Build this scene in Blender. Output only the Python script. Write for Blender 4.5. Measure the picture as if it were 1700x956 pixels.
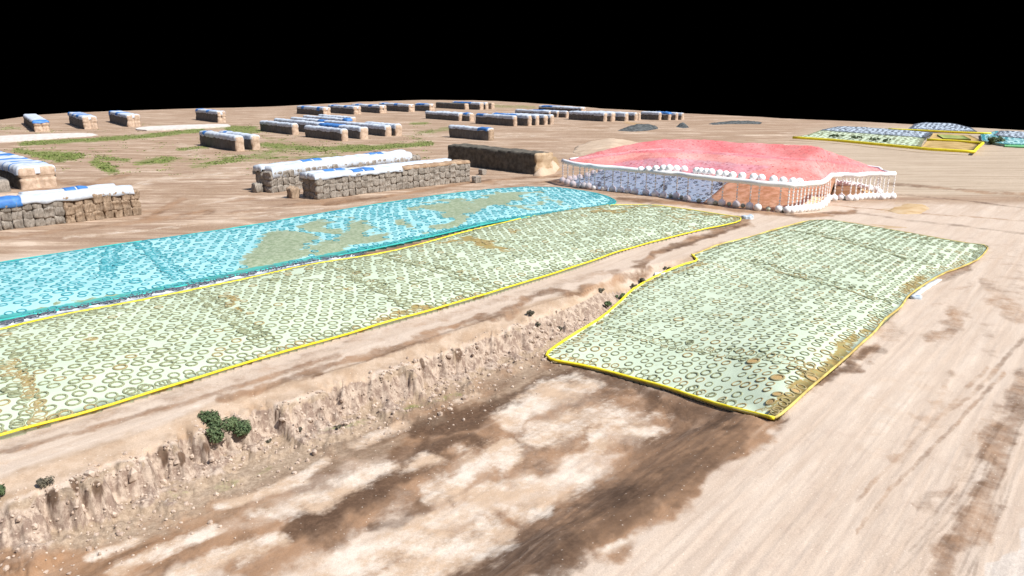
import bpy, bmesh, math, random
import numpy as np
from mathutils import Vector, geometry
random.seed(7); rng = np.random.default_rng(7)
for o in list(bpy.data.objects): bpy.data.objects.remove(o)
SC = bpy.context.scene; COL = SC.collection

# ------------------------------------------------------------------ camera, light, exposure
H, F, PITCH = 20.0, 1300.0, math.radians(15.3)
cam = bpy.data.cameras.new('camera'); co = bpy.data.objects.new('camera', cam); COL.objects.link(co)
cam.lens = F/1700*36; cam.sensor_width = 36; cam.clip_end = 5000; cam.clip_start = .5
co.location = (0, 0, H); co.rotation_euler = (math.pi/2-PITCH, 0, 0); SC.camera = co
SUN_AZ, SUN_EL = math.radians(122), math.radians(50)      # azimuth clockwise from +Y
w = bpy.data.worlds.new('World'); SC.world = w; w.use_nodes = True
nt = w.node_tree; nt.nodes.clear()
out = nt.nodes.new('ShaderNodeOutputWorld'); bg = nt.nodes.new('ShaderNodeBackground')
sky = nt.nodes.new('ShaderNodeTexSky'); sky.sky_type = 'NISHITA'; sky.sun_disc = False
sky.sun_elevation = SUN_EL; sky.sun_rotation = SUN_AZ
# the place hangs in a black void: sky light reaches it only from high above
tc = nt.nodes.new('ShaderNodeTexCoord'); sx = nt.nodes.new('ShaderNodeSeparateXYZ')
mr = nt.nodes.new('ShaderNodeMapRange'); mr.inputs[1].default_value = .38; mr.inputs[2].default_value = .62
mu = nt.nodes.new('ShaderNodeVectorMath'); mu.operation = 'SCALE'
nt.links.new(tc.outputs['Generated'], sx.inputs[0]); nt.links.new(sx.outputs['Z'], mr.inputs[0])
nt.links.new(sky.outputs[0], mu.inputs[0]); nt.links.new(mr.outputs[0], mu.inputs['Scale'])
nt.links.new(mu.outputs[0], bg.inputs[0]); bg.inputs[1].default_value = .12
nt.links.new(bg.outputs[0], out.inputs[0])
sd = bpy.data.lights.new('sun', 'SUN'); so = bpy.data.objects.new('sun', sd); COL.objects.link(so)
sd.energy = 4.2; sd.angle = math.radians(.55); sd.color = (1, .965, .91)
so.location = (60, -40, 90)
dv = Vector((math.sin(SUN_AZ)*math.cos(SUN_EL), math.cos(SUN_AZ)*math.cos(SUN_EL), math.sin(SUN_EL)))
so.rotation_euler = dv.to_track_quat('Z', 'Y').to_euler()
vs = SC.view_settings; vs.view_transform = 'Standard'; vs.look = 'None'; vs.gamma = 1; vs.exposure = .5
vs.use_curve_mapping = False

# ------------------------------------------------------------------ maths helpers
cp, sp = math.cos(PITCH), math.sin(PITCH)
def W(px, py, z=0.0):
    """world point at height z seen at a place of the photograph"""
    a, b = px-850, -(py-478)
    d = Vector((a, F*cp+b*sp, -F*sp+b*cp)); t = (z-H)/d.z
    return Vector((d.x*t, d.y*t, z))
def proj(x, y, z):
    dz = z-H; f = y*cp-dz*sp; u = y*sp+dz*cp
    f = np.where(f < .5, .5, f)
    return 850+F*x/f, 478-F*u/f, y*cp-dz*sp
def sstep(a, b, t):
    t = np.clip((t-a)/(b-a), 0, 1); return t*t*(3-2*t)
def h3(i, j, k, s):
    n = (i.astype(np.int64)*374761393+j.astype(np.int64)*668265263+k.astype(np.int64)*2147483647+s*974711)
    n = (n ^ (n >> 13))*1274126177; n = n & 0x7fffffff; n = (n ^ (n >> 16)) & 0xffff
    return n/65535.0
def vn3(x, y, z, s=0):
    x, y, z = np.broadcast_arrays(np.asarray(x, float), np.asarray(y, float), np.asarray(z, float))
    i, j, k = np.floor(x), np.floor(y), np.floor(z); a, b, c = x-i, y-j, z-k
    a, b, c = a*a*(3-2*a), b*b*(3-2*b), c*c*(3-2*c); r = 0
    for di in (0, 1):
        for dj in (0, 1):
            for dk in (0, 1):
                r = r+h3(i+di, j+dj, k+dk, s)*(a if di else 1-a)*(b if dj else 1-b)*(c if dk else 1-c)
    return r
def vn2(x, y, s=0):
    x, y = np.broadcast_arrays(np.asarray(x, float), np.asarray(y, float))
    i, j = np.floor(x), np.floor(y); a, b = x-i, y-j; a, b = a*a*(3-2*a), b*b*(3-2*b); z = np.zeros_like(i); r = 0
    for di in (0, 1):
        for dj in (0, 1):
            r = r+h3(i+di, j+dj, z, s)*(a if di else 1-a)*(b if dj else 1-b)
    return r
def fbm(x, y, s=0, o=4):
    r = 0; a = .5; t = 0
    for q in range(o):
        r = r+a*vn2(x*2**q, y*2**q, s+q); t += a; a *= .5
    return r/t
def dist_poly(x, y, pts, closed=False):
    pts = np.asarray([(p[0], p[1]) for p in pts], float); n = len(pts); best = np.full(np.shape(x), 1e9)
    for q in range(n if closed else n-1):
        a, b = pts[q], pts[(q+1) % n]; d = b-a; L = (d**2).sum()+1e-12
        t = np.clip(((x-a[0])*d[0]+(y-a[1])*d[1])/L, 0, 1)
        best = np.minimum(best, np.hypot(x-a[0]-t*d[0], y-a[1]-t*d[1]))
    return best
def inside(x, y, pts):
    r = np.zeros(np.shape(x), bool); n = len(pts)
    for q in range(n):
        x1, y1 = pts[q][0], pts[q][1]; x2, y2 = pts[(q+1) % n][0], pts[(q+1) % n][1]
        if y1 == y2: continue
        r ^= ((y1 > y) != (y2 > y)) & (x < (x2-x1)*(y-y1)/(y2-y1)+x1)
    return r
def resample(pts, step, closed=True):
    o = []; n = len(pts)
    for q in range(n if closed else n-1):
        a, b = Vector(pts[q]), Vector(pts[(q+1) % n]); k = max(1, int((b-a).length/step))
        for m in range(k): o.append(a.lerp(b, m/k))
    if not closed: o.append(Vector(pts[-1]))
    return o
def smooth_line(pts, it=2, closed=True):
    pts = [Vector(p) for p in pts]
    for _ in range(it):
        o = []; n = len(pts)
        for q in range(n if closed else n-1):
            a, b = pts[q], pts[(q+1) % n]; o += [a.lerp(b, .22), a.lerp(b, .78)]
        if not closed: o = [pts[0]]+o+[pts[-1]]
        pts = o
    return pts

# ------------------------------------------------------------------ object helpers
def mesh_obj(name, verts, faces, mat, parent=None, smooth=False, loc=None, midx=None):
    me = bpy.data.meshes.new(name); me.from_pydata([tuple(v) for v in verts], [], [tuple(f) for f in faces])
    for m in (mat if isinstance(mat, (list, tuple)) else [mat]): me.materials.append(m)
    if smooth: me.polygons.foreach_set('use_smooth', [True]*len(me.polygons))
    if midx is not None: me.polygons.foreach_set('material_index', list(midx))
    me.update(); o = bpy.data.objects.new(name, me); COL.objects.link(o)
    if parent: o.parent = parent
    if loc: o.location = loc
    return o
def big_mesh(name, V, Q, mats, midx=None, smooth=True):
    me = bpy.data.meshes.new(name); k = Q.shape[1]
    me.vertices.add(len(V)); me.vertices.foreach_set('co', V.astype(np.float32).ravel())
    me.loops.add(Q.size); me.loops.foreach_set('vertex_index', Q.astype(np.int32).ravel())
    me.polygons.add(len(Q)); me.polygons.foreach_set('loop_start', np.arange(0, Q.size, k, dtype=np.int32))
    me.polygons.foreach_set('loop_total', np.full(len(Q), k, np.int32))
    for m in mats: me.materials.append(m)
    if midx is not None: me.polygons.foreach_set('material_index', midx.astype(np.int32))
    me.polygons.foreach_set('use_smooth', np.full(len(Q), smooth)); me.update(calc_edges=True); me.validate()
    o = bpy.data.objects.new(name, me); COL.objects.link(o); return o
def tag(o, label=None, cat=None, group=None, kind=None):
    if label: o['label'] = label
    if cat: o['category'] = cat
    if group: o['group'] = group
    if kind: o['kind'] = kind
    return o
def empty(name, loc=(0, 0, 0), rz=0):
    o = bpy.data.objects.new(name, None); COL.objects.link(o); o.location = loc; o.rotation_euler = (0, 0, rz)
    o.empty_display_size = .3; return o
def attr(o, name, vals, dim=1):
    me = o.data
    if dim == 1:
        a = me.attributes.new(name, 'FLOAT', 'POINT'); a.data.foreach_set('value', vals.astype(np.float32))
    else:
        a = me.attributes.new(name, 'FLOAT_COLOR', 'POINT')
        v = np.ones((len(me.vertices), 4), np.float32); v[:, :3] = vals; a.data.foreach_set('color', v.ravel())
def tube(pts, r, closed=True, seg=6, vary=None):
    """verts, faces of a tube along pts"""
    n = len(pts); V = []; Fc = []
    for q, p in enumerate(pts):
        a = pts[(q-1) % n] if closed or q else pts[q]; b = pts[(q+1) % n] if closed or q < n-1 else pts[q]
        t = (Vector(b)-Vector(a)).normalized(); s = t.cross(Vector((0, 0, 1))).normalized(); u = s.cross(t)
        rr = r*(vary(q) if vary else 1)
        for k in range(seg):
            c = 2*math.pi*k/seg; V.append(Vector(p)+s*math.cos(c)*rr+u*math.sin(c)*rr)
    for q in range(n if closed else n-1):
        for k in range(seg):
            q2 = (q+1) % n; k2 = (k+1) % seg
            Fc.append((q*seg+k, q*seg+k2, q2*seg+k2, q2*seg+k))
    if not closed: Fc += [tuple(range(seg))[::-1], tuple((n-1)*seg+k for k in range(seg))]
    return V, Fc

# ------------------------------------------------------------------ materials
class NT:
    def __init__(s, name, rough=.85):
        s.m = bpy.data.materials.new(name); s.m.use_nodes = True; s.t = s.m.node_tree
        s.b = s.t.nodes['Principled BSDF']; s.b.inputs['Roughness'].default_value = rough
        s.b.inputs['Specular IOR Level'].default_value = .25
        s.co = s.t.nodes.new('ShaderNodeTexCoord').outputs['Object']
    def n(s, kind, **k):
        x = s.t.nodes.new(kind)
        for a, v in k.items(): setattr(x, a, v)
        return x
    def L(s, a, b): s.t.links.new(a, b)
    def map(s, scale=(1, 1, 1), rot=0):
        m = s.n('ShaderNodeMapping'); m.inputs['Rotation'].default_value = (0, 0, rot); m.inputs['Scale'].default_value = scale
        s.L(s.co, m.inputs[0]); return m.outputs[0]
    def noise(s, scale, detail=6, rough=.6, vec=None, dist=0):
        x = s.n('ShaderNodeTexNoise'); x.inputs['Scale'].default_value = scale; x.inputs['Detail'].default_value = detail
        x.inputs['Roughness'].default_value = rough; x.inputs['Distortion'].default_value = dist
        s.L(vec if vec else s.co, x.inputs['Vector']); return x.outputs[0]
    def rng(s, v, a, b, c=0, d=1):
        x = s.n('ShaderNodeMapRange'); x.interpolation_type = 'SMOOTHSTEP'
        for q, y in enumerate((a, b, c, d)): x.inputs[q+1].default_value = y
        s.L(v, x.inputs[0]); return x.outputs[0]
    def mix(s, f, a, b, mode='MIX'):
        x = s.n('ShaderNodeMix', data_type='RGBA', blend_type=mode)
        for v, q in ((f, 0), (a, 6), (b, 7)):
            if isinstance(v, (tuple, list)): x.inputs[q].default_value = (*v, 1)
            elif isinstance(v, (int, float)): x.inputs[q].default_value = v
            else: s.L(v, x.inputs[q])
        return x.outputs[2]
    def math(s, op, a, b=None):
        x = s.n('ShaderNodeMath', operation=op)
        for v, q in ((a, 0), (b, 1)):
            if v is None: continue
            if isinstance(v, (int, float)): x.inputs[q].default_value = v
            else: s.L(v, x.inputs[q])
        return x.outputs[0]
    def col(s, c): s.L(c, s.b.inputs['Base Color']); return s
    def bump(s, h, strength=.5, dist=.1):
        x = s.n('ShaderNodeBump'); x.inputs['Strength'].default_value = strength; x.inputs['Distance'].default_value = dist
        s.L(h, x.inputs['Height']); s.L(x.outputs[0], s.b.inputs['Normal']); return s
    def attr(s, name, out='Fac'):
        x = s.n('ShaderNodeAttribute'); x.attribute_name = name; return x.outputs[out]
def mottled(name, a, b, scale=2, detail=6, rough=.85, bump=0, bs=None, lo=.35, hi=.65):
    m = NT(name, rough); n = m.noise(scale, detail); m.col(m.mix(m.rng(n, lo, hi), a, b))
    if bump: m.bump(m.noise(bs or scale*3, 6, .7), bump, .1)
    return m.m

AX = math.radians(39)      # heading of the trench and roads, clockwise from +Y
def ground_material():
    m = NT('soil', .95); m.b.inputs['Specular IOR Level'].default_value = .1
    sa = m.n('ShaderNodeSeparateColor'); m.L(m.attr('soil_a', 'Color'), sa.inputs[0])
    sb = m.n('ShaderNodeSeparateColor'); m.L(m.attr('soil_b', 'Color'), sb.inputs[0])
    sc_ = m.n('ShaderNodeSeparateColor'); m.L(m.attr('soil_c', 'Color'), sc_.inputs[0])
    wet, dark, pale = sa.outputs; grass, grey, ochre = sb.outputs; tan, cliff, rows = sc_.outputs
    # streaks along the roads; broad and fine mottling
    road = m.map((1, 1, 1), AX)
    st = m.n('ShaderNodeMapping'); st.inputs['Scale'].default_value = (1.1, .07, 1); m.L(road, st.inputs[0])
    streak = m.noise(1, 6, .62, st.outputs[0], .4)
    s2 = m.map((.05, .5, 1), math.radians(-12)); far_streak = m.noise(1, 6, .65, s2, .3)
    big = m.noise(.045, 7, .62); mid = m.noise(.5, 7, .68); fine = m.noise(3.2, 7, .72); grain = m.noise(14, 4, .7)
    # edge breaker
    brk = m.math('ADD', m.math('MULTIPLY', mid, .45), m.math('ADD', m.math('MULTIPLY', fine, .2), m.math('MULTIPLY', streak, .35)))
    def mask(v, k=1.1, a=.42, b=.62):
        return m.rng(m.math('ADD', v, m.math('MULTIPLY', m.math('SUBTRACT', brk, .5), k)), a, b)
    c = m.mix(m.rng(streak, .25, .75), (.57, .445, .345), (.70, .585, .48))
    c = m.mix(m.rng(mid, .48, .78, 0, .4), c, (.45, .32, .25))
    c = m.mix(m.rng(big, .42, .62, 0, .4), c, (.70, .575, .465))
    # tan field soil, streaky
    t = m.mix(m.rng(far_streak, .34, .66), (.30, .195, .135), (.66, .51, .385)); t = m.mix(m.rng(mid, .4, .7, 0, .5), t, (.36, .245, .16))
    pw_ = m.noise(.075, 8, .7, m.map((.6, 1.5, 1), math.radians(-12)), 1.2); t = m.mix(m.rng(pw_, .44, .58, 0, .75), t, m.mix(m.rng(fine, .35, .65), (.27, .17, .11), (.44, .31, .21)))
    t = m.mix(m.rng(pw_, .42, .34, 0, .8), t, (.72, .58, .45))
    c = m.mix(m.rng(tan, .2, .8), c, t)
    rw = m.map((.035, 1.15, 1), math.radians(14)); rown = m.noise(1, 5, .7, rw, .5)
    r_ = m.mix(m.rng(rown, .5, .68, 0, .75), m.mix(m.rng(far_streak, .3, .7), (.49, .39, .29), (.60, .49, .375)), (.24, .16, .10))
    c = m.mix(m.rng(rows, .3, .7), c, r_)
    sd4 = m.n('ShaderNodeSeparateColor'); m.L(m.attr('soil_d', 'Color'), sd4.inputs[0]); berm, face, talus = sd4.outputs
    vs_ = m.n('ShaderNodeMapping'); vs_.inputs['Scale'].default_value = (1.4, 1.6, .9); m.L(road, vs_.inputs[0]); vert = m.noise(1.3, 7, .72, vs_.outputs[0], .3)
    c = m.mix(m.rng(berm, .2, .8, 0, .8), c, m.mix(m.rng(mid, .35, .65), (.40, .27, .17), (.60, .46, .34)))
    c = m.mix(m.rng(talus, .2, .8, 0, .85), c, m.mix(m.rng(fine, .35, .65), (.24, .17, .11), (.47, .36, .26)))
    c = m.mix(m.rng(face, .3, .7), c, m.mix(m.rng(vert, .40, .60), (.27, .195, .155), (.56, .45, .36)))
    wn = m.noise(.16, 8, .68, m.map((1, .55, 1), AX), .8); wc = m.mix(m.rng(wn, .38, .6), (.12, .062, .034), (.37, .21, .115)); wc = m.mix(m.rng(fine, .4, .75, 0, .45), wc, (.36, .235, .155)); wc = m.mix(m.rng(streak, .5, .75, 0, .5), wc, (.50, .36, .26))
    c = m.mix(m.math('MULTIPLY', mask(wet, 1.2, .38, .75), .93), c, wc)
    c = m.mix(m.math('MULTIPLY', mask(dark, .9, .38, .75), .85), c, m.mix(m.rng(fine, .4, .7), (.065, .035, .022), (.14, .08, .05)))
    c = m.mix(mask(pale, 2.6, .28, .98), c, m.mix(m.rng(m.noise(.35, 8, .7), .38, .6), (.80, .70, .59), (.60, .44, .31)))
    c = m.mix(m.math('MULTIPLY', mask(ochre), .7), c, (.50, .33, .16))
    c = m.mix(mask(grey, .25, .4, .6), c, m.mix(m.rng(fine, .3, .7), (.60, .52, .45), (.70, .62, .54)))
    gn = m.mix(m.rng(fine, .35, .65), (.07, .14, .025), (.25, .28, .08))
    c = m.mix(m.math('MULTIPLY', mask(grass, 2.4, .28, .62), .9), c, gn)
    g2 = m.noise(38, 3, .8); c = m.mix(m.rng(grain, .3, .7, .22, 0), c, (.12, .08, .05)); c = m.mix(m.rng(g2, .35, .6, .25, 0), c, (.16, .11, .07))
    sp = m.noise(1.7, 8, .8); c = m.mix(m.rng(sp, .60, .72, 0, .5), c, (.20, .13, .085))
    st_ = m.n('ShaderNodeTexVoronoi'); st_.inputs['Scale'].default_value = 2.3; m.L(m.co, st_.inputs['Vector'])
    c = m.mix(m.rng(st_.outputs['Distance'], .05, .11, .55, 0), c, (.80, .71, .6))
    m.col(c)
    hgt = m.math('ADD', m.math('MULTIPLY', fine, .6), m.math('ADD', m.math('MULTIPLY', grain, .25), m.math('MULTIPLY', streak, .5)))
    m.bump(hgt, .55, .12)
    return m.m

# ------------------------------------------------------------------ outlines of the place (plan taken from the photograph)
def plan(l, z=0): return [W(p[0], p[1], p[2] if len(p) > 2 else z) for p in l]
CLIFF = plan([(-700, 1050), (-200, 860), (0, 800), (60, 780), (116, 760), (180, 738), (270, 708), (330, 684), (410, 656), (500, 634), (600, 606), (700, 572), (780, 545),
              (850, 520), (950, 489), (1040, 462), (1100, 446), (1150, 428), (1200, 403)])
EDGE = plan([(200, 1560), (600, 1220), (930, 956), (1010, 895), (1100, 828), (1190, 760), (1270, 700), (1350, 640), (1440, 560), (1490, 512)])
TRENCH = CLIFF+list(reversed(EDGE))
PAD1 = plan([(-330, 492), (-150, 463), (0, 437), (100, 421), (240, 400), (400, 378), (560, 350), (700, 328), (800, 316), (870, 311), (930, 312), (985, 320), (1010, 327), (1023, 334),
             (1018, 340), (985, 347), (930, 354), (850, 365), (800, 374), (650, 408), (560, 425), (400, 456), (250, 487), (130, 511), (0, 533), (-150, 562), (-330, 600)], .15)
PAD2 = plan([(-380, 636), (-150, 585), (0, 548), (110, 522), (230, 500), (310, 484), (400, 465), (505, 441), (640, 420), (700, 405), (800, 378), (880, 360), (950, 346), (1000, 341),
             (1080, 340), (1130, 346), (1200, 357), (1229, 361), (1228, 368), (1200, 375), (1160, 382), (1050, 410), (950, 445), (850, 476), (800, 492), (600, 548), (400, 605),
             (300, 637), (150, 682), (0, 725), (-150, 770), (-380, 842)], .15)
PAD3 = plan([(905, 590, -2.3), (925, 574, -2.2), (960, 553, -2.1), (1000, 528, -1.9), (1030, 500, -1.6), (1060, 475, -1.2), (1100, 454, -.7), (1135, 440, -.3), (1160, 434, 0), (1148, 424, .1),
             (1160, 420, .1), (1200, 405, .1), (1250, 392, .1), (1300, 378, .1), (1340, 367, .1), (1380, 366, .1), (1450, 377, .1), (1530, 391, .1), (1600, 404, .1), (1641, 408, .1),
             (1625, 430, .1), (1600, 442, .1), (1560, 455, .1), (1510, 490, .1), (1490, 515, .1), (1440, 560, .1), (1400, 600, .1), (1350, 640, .1), (1300, 685, .05), (1285, 697, -.1),
             (1255, 690, -.6), (1200, 676, -1.2), (1150, 660, -1.7), (1100, 643, -2.0), (1050, 630, -2.2), (1000, 616, -2.3), (950, 605, -2.35), (918, 600, -2.35)])
HEAP = plan([(945, 304), (965, 309), (1003, 315), (1054, 321), (1101, 327), (1140, 332), (1180, 338), (1244, 345), (1293, 350), (1340, 350), (1365, 344), (1374, 332),
             (1388, 312), (1372, 303), (1300, 298), (1190, 287), (1100, 279), (1050, 283), (1010, 288), (976, 293), (950, 299)])
P3R = np.array([(p.x, p.y, p.z) for p in resample([tuple(v) for v in PAD3], .6)])
def _al(px, py): p = W(px, py, -1.2); return p.x*math.sin(AX)+p.y*math.cos(AX)
HOLES = [(_al(a, b), 0, w_) for a, b, w_ in ((88, 826, .55), (160, 812, .45), (125, 806, .3), (270, 757, .5), (302, 762, .35), (343, 745, .3), (462, 692, .3), (640, 620, .3))]
def soil_h(x, y, rough=True):
    """height of the ground"""
    x = np.asarray(x, float); y = np.asarray(y, float)
    base = (fbm(x/22, y/22, 3, 3)-.5)*.35*sstep(25, 90, np.hypot(x, y))
    if rough:
        base = base+(fbm(x/1.7, y/1.7, 5, 3)-.5)*.10
    far = np.hypot(x, y) > 190
    z = base.copy()
    near = ~far
    if near.any():
        X, Y = x[near], y[near]; ins = inside(X, Y, TRENCH)
        dl = dist_poly(X, Y, CLIFF); dr = dist_poly(X, Y, EDGE)
        ca, sa = math.cos(AX), math.sin(AX); al = X*sa+Y*ca; ac = X*ca-Y*sa
        flute = (fbm(al/3.2, ac/9, 11, 3)-.5)*2.6+(fbm(al/.75, ac/2.4, 14, 3)-.5)*1.1
        # undercut gullies
        g = vn2(al/1.9+5, 0*al, 21); flute = flute-.4*sstep(.82, .92, g)
        flute = flute-(np.abs(fbm(al/.8, ac/1.4, 23, 3)-.5))*1.6
        for hx, hy, hw in HOLES: flute = flute-.85*np.exp(-((al-hx)/hw)**4)
        s = dl*np.where(ins, 1, -1)
        se = s+flute*sstep(-1, 1.2, s)
        k = np.clip(1-sstep(62, 92, np.hypot(X, Y))*.45, 0, 1)
        top = -.22*sstep(-.4, 1.0, s)-.25*sstep(.4, 1.8, se)
        wall = -1.5*sstep(1.4, 2.7, se+(fbm(X/.7, Y/.7, 25, 3)-.5)*.9)*(.85+.3*vn2(al/1.1, ac/1.1, 31))
        talus = -.65*sstep(2.2, 6.5, se)
        zl = (top+wall+talus)*k/k.max() if len(k) else 0
        rub = (fbm(X/.5, Y/.5, 41, 4)-.5)*.62*sstep(.6, 1.6, se)*(1-sstep(5, 8, se))
        zr = -2.45*sstep(.0, 6.5, dr+(fbm(al/1.5, ac/1.5, 51, 3)-.5)*.5)
        zz = np.maximum(zl+rub, zr)
        rut = (fbm(ac/.35, al/7, 61, 3)-.5)*.10
        zi = np.where(ins, zz, 0)+rut*.6
        # sink beneath the sheets
        m3 = inside(X, Y, PAD3); d3 = dist_poly(X, Y, PAD3, True)
        nb = ~m3 & ((ins & (d3 < 9)) | (d3 < 2.6))
        if nb.any():
            d2 = (X[nb, None]-P3R[None, :, 0])**2+(Y[nb, None]-P3R[None, :, 1])**2; wq = (d2+.5)**-2.5; zb = (wq*P3R[None, :, 2]).sum(1)/wq.sum(1); dn = d3[nb]
            v = np.minimum(zi[nb], zb-.05+np.maximum(0, dn-.5)*.9); lowc = zb-.10-.30*dn+(fbm(X[nb]/1.2, Y[nb]/1.2, 66, 3)-.5)*.25*sstep(.3, 2, dn); v = np.where(ins[nb], np.maximum(v, lowc), v); zi[nb] = v
        zi = np.where(m3, np.minimum(zi, -2.6*sstep(0, 1.2, d3)-.0), zi)
        mb = m3 & (d3 < 4)
        if mb.any():
            d2 = (X[mb, None]-P3R[None, :, 0])**2+(Y[mb, None]-P3R[None, :, 1])**2; wq = (d2+.5)**-2.5; zi[mb] = np.minimum(zi[mb], (wq*P3R[None, :, 2]).sum(1)/wq.sum(1)-.18)
        z[near] = z[near]+zi
    for pts in (PAD1, PAD2, HEAP):
        m = inside(x, y, pts); z = np.where(m, np.minimum(z, -.15), z)
    return z
def gz(x, y): return float(soil_h(np.array([x]), np.array([y]), False)[0])

# ------------------------------------------------------------------ soil patches: (layer, radius px, vertical squash, strength, points)
ST = []
def S(layer, r, asp, val, *pts): ST.append((layer, r, asp, val, pts))
# trench floor
S('wet', 90, 1.6, .62, (0, 1010), (240, 935), (420, 850), (560, 790), (700, 710), (860, 660), (1000, 640))
S('wet', 80, 1.2, .75, (700, 800), (860, 740), (1010, 690), (1130, 690), (1230, 715))
S('dark', 34, 1.3, .62, (900, 960), (1010, 880), (1120, 790), (1220, 722)); S('dark', 30, 1.5, .55, (930, 625), (1060, 660), (1200, 700)); S('wet', 75, 1.2, .95, (640, 960), (880, 900), (1010, 860), (1130, 770), (1230, 718))
S('wet', 60, 1.3, .85, (420, 920), (560, 850), (650, 790), (740, 740), (800, 700))
S('wet', 60, 1.6, .8, (0, 950), (160, 945), (330, 905), (470, 900))
S('dark', 26, 1.5, .75, (700, 715), (800, 680), (870, 650), (960, 630), (1040, 640), (1090, 665))
S('dark', 30, 1.5, .72, (480, 890), (560, 840), (640, 800), (720, 760), (760, 735))
S('dark', 22, 1.4, .62, (620, 870), (680, 865), (720, 830))
S('dark', 30, 1.2, .60, (1190, 745), (1215, 770), (1120, 830))
S('dark', 20, 1.6, .6, (550, 740), (640, 720), (720, 695))
S('dark', 24, 1.4, .5, (1130, 680), (1180, 710), (1240, 705))
S('dark', 18, 1.4, .55, (930, 870), (1010, 850), (1060, 810))
S('pale', 34, 1.5, 1.25, (740, 880), (680, 905), (600, 930), (530, 960))
S('pale', 36, 1.5, 1.2, (800, 890), (730, 930), (660, 970))
S('pale', 24, 1.4, 1.2, (870, 800), (820, 830), (770, 850), (730, 862))
S('pale', 24, 1.4, 1.2, (830, 750), (800, 770), (770, 790), (740, 815))
S('pale', 24, 1.6, 1.1, (960, 645), (890, 655), (860, 675), (850, 700))
S('pale', 30, 1.5, 1.0, (1060, 700), (980, 690), (900, 720)); S('pale', 26, 1.4, 1.0, (960, 800), (880, 820), (800, 840)); S('pale', 18, 1.6, 1.1, (980, 705), (930, 715), (880, 735))
S('pale', 17, 1.6, 1.1, (1090, 720), (1020, 715), (960, 760))
S('pale', 20, 1.4, 1.1, (960, 780), (900, 810), (880, 850))
S('pale', 14, 2, 1.1, (670, 706), (620, 725), (590, 738))
S('pale', 12, 2, 1.05, (540, 765), (500, 790), (440, 815))
S('pale', 22, 1.8, 1.1, (640, 770), (560, 810), (500, 840), (450, 855))
S('pale', 16, 2, 1.0, (720, 765), (680, 778))
S('pale', 12, 2, 1.0, (500, 800), (430, 820), (370, 840))
S('pale', 15, 2, 1.1, (360, 880), (290, 905), (230, 930), (190, 950))
S('pale', 12, 2, 1.05, (230, 895), (190, 912), (150, 925))
S('pale', 20, 1.8, 1.1, (460, 900), (380, 925), (300, 960))
S('pale', 10, 2, 1.0, (1060, 890), (1000, 915))
S('pale', 8, 2, 1, (790, 655), (760, 665))
# left of the pads, between them and along the bank
S('wet', 8, 2.2, .75, (0, 543), (150, 511), (300, 482), (450, 452), (560, 431), (660, 411), (760, 387), (860, 366), (1000, 345))
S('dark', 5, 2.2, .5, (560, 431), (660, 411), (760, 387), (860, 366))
S('wet', 9, 2, .72, (1030, 330), (1130, 338), (1235, 350), (1330, 358), (1420, 352))
S('wet', 16, 2.0, .7, (1240, 366), (1160, 395), (1090, 425), (1060, 440))
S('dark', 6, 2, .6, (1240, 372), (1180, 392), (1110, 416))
S('wet', 16, 2.0, .66, (1080, 448), (1000, 470), (900, 495), (820, 525), (700, 563), (600, 596), (480, 632), (380, 662))
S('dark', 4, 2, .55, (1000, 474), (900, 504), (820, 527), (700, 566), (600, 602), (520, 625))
S('wet', 18, 1.8, .5, (800, 505), (600, 565), (400, 622), (200, 685), (0, 740))
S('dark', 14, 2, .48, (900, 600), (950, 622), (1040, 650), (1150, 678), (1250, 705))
S('wet', 30, 1.6, .5, (1050, 500), (960, 560), (880, 600), (760, 650))
# hollows in the bank: their shade is painted into the soil colour
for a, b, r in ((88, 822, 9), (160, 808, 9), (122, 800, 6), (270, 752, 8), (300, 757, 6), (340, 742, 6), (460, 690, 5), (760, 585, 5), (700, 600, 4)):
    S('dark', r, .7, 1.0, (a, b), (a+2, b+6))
# dirt left field
S('wet', 14, 3, .55, (0, 396), (200, 372), (420, 350), (560, 330)); S('wet', 10, 3, .55, (240, 350), (420, 330))
S('wet', 14, 2.5, .6, (90, 300), (150, 305), (210, 290)); S('wet', 10, 3, .5, (300, 310), (420, 290), (500, 262))
S('wet', 8, 3, .7, (540, 340), (680, 320), (800, 300), (930, 292)); S('pale', 7, 3, .75, (110, 395), (260, 380), (420, 360), (620, 335))
S('pale', 16, 3, .7, (150, 330), (250, 300), (400, 285)); S('pale', 9, 3, .62, (250, 250), (330, 258), (300, 240))
S('pale', 7, 4, .7, (330, 340), (410, 325)); S('pale', 6, 4, .72, (700, 325), (840, 306), (960, 308))
S('pale', 10, 4, .7, (660, 222), (760, 228), (900, 225)); S('pale', 8, 4, .7, (820, 262), (900, 250), (1000, 262))
S('ochre', 8, 2.5, .75, (918, 262), (925, 280)); S('ochre', 14, 2.2, .5, (1490, 340), (1530, 345), (1450, 350))
S('ochre', 12, 2.5, .9, (1395, 318), (1440, 322)); S('ochre', 6, 3, .7, (1040, 203), (1080, 208))
S('pale', 10, 5, .6, (900, 215), (1010, 216), (1100, 222)); S('ochre', 6, 3, .6, (1470, 378), (1500, 378), (1400, 368))
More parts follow.
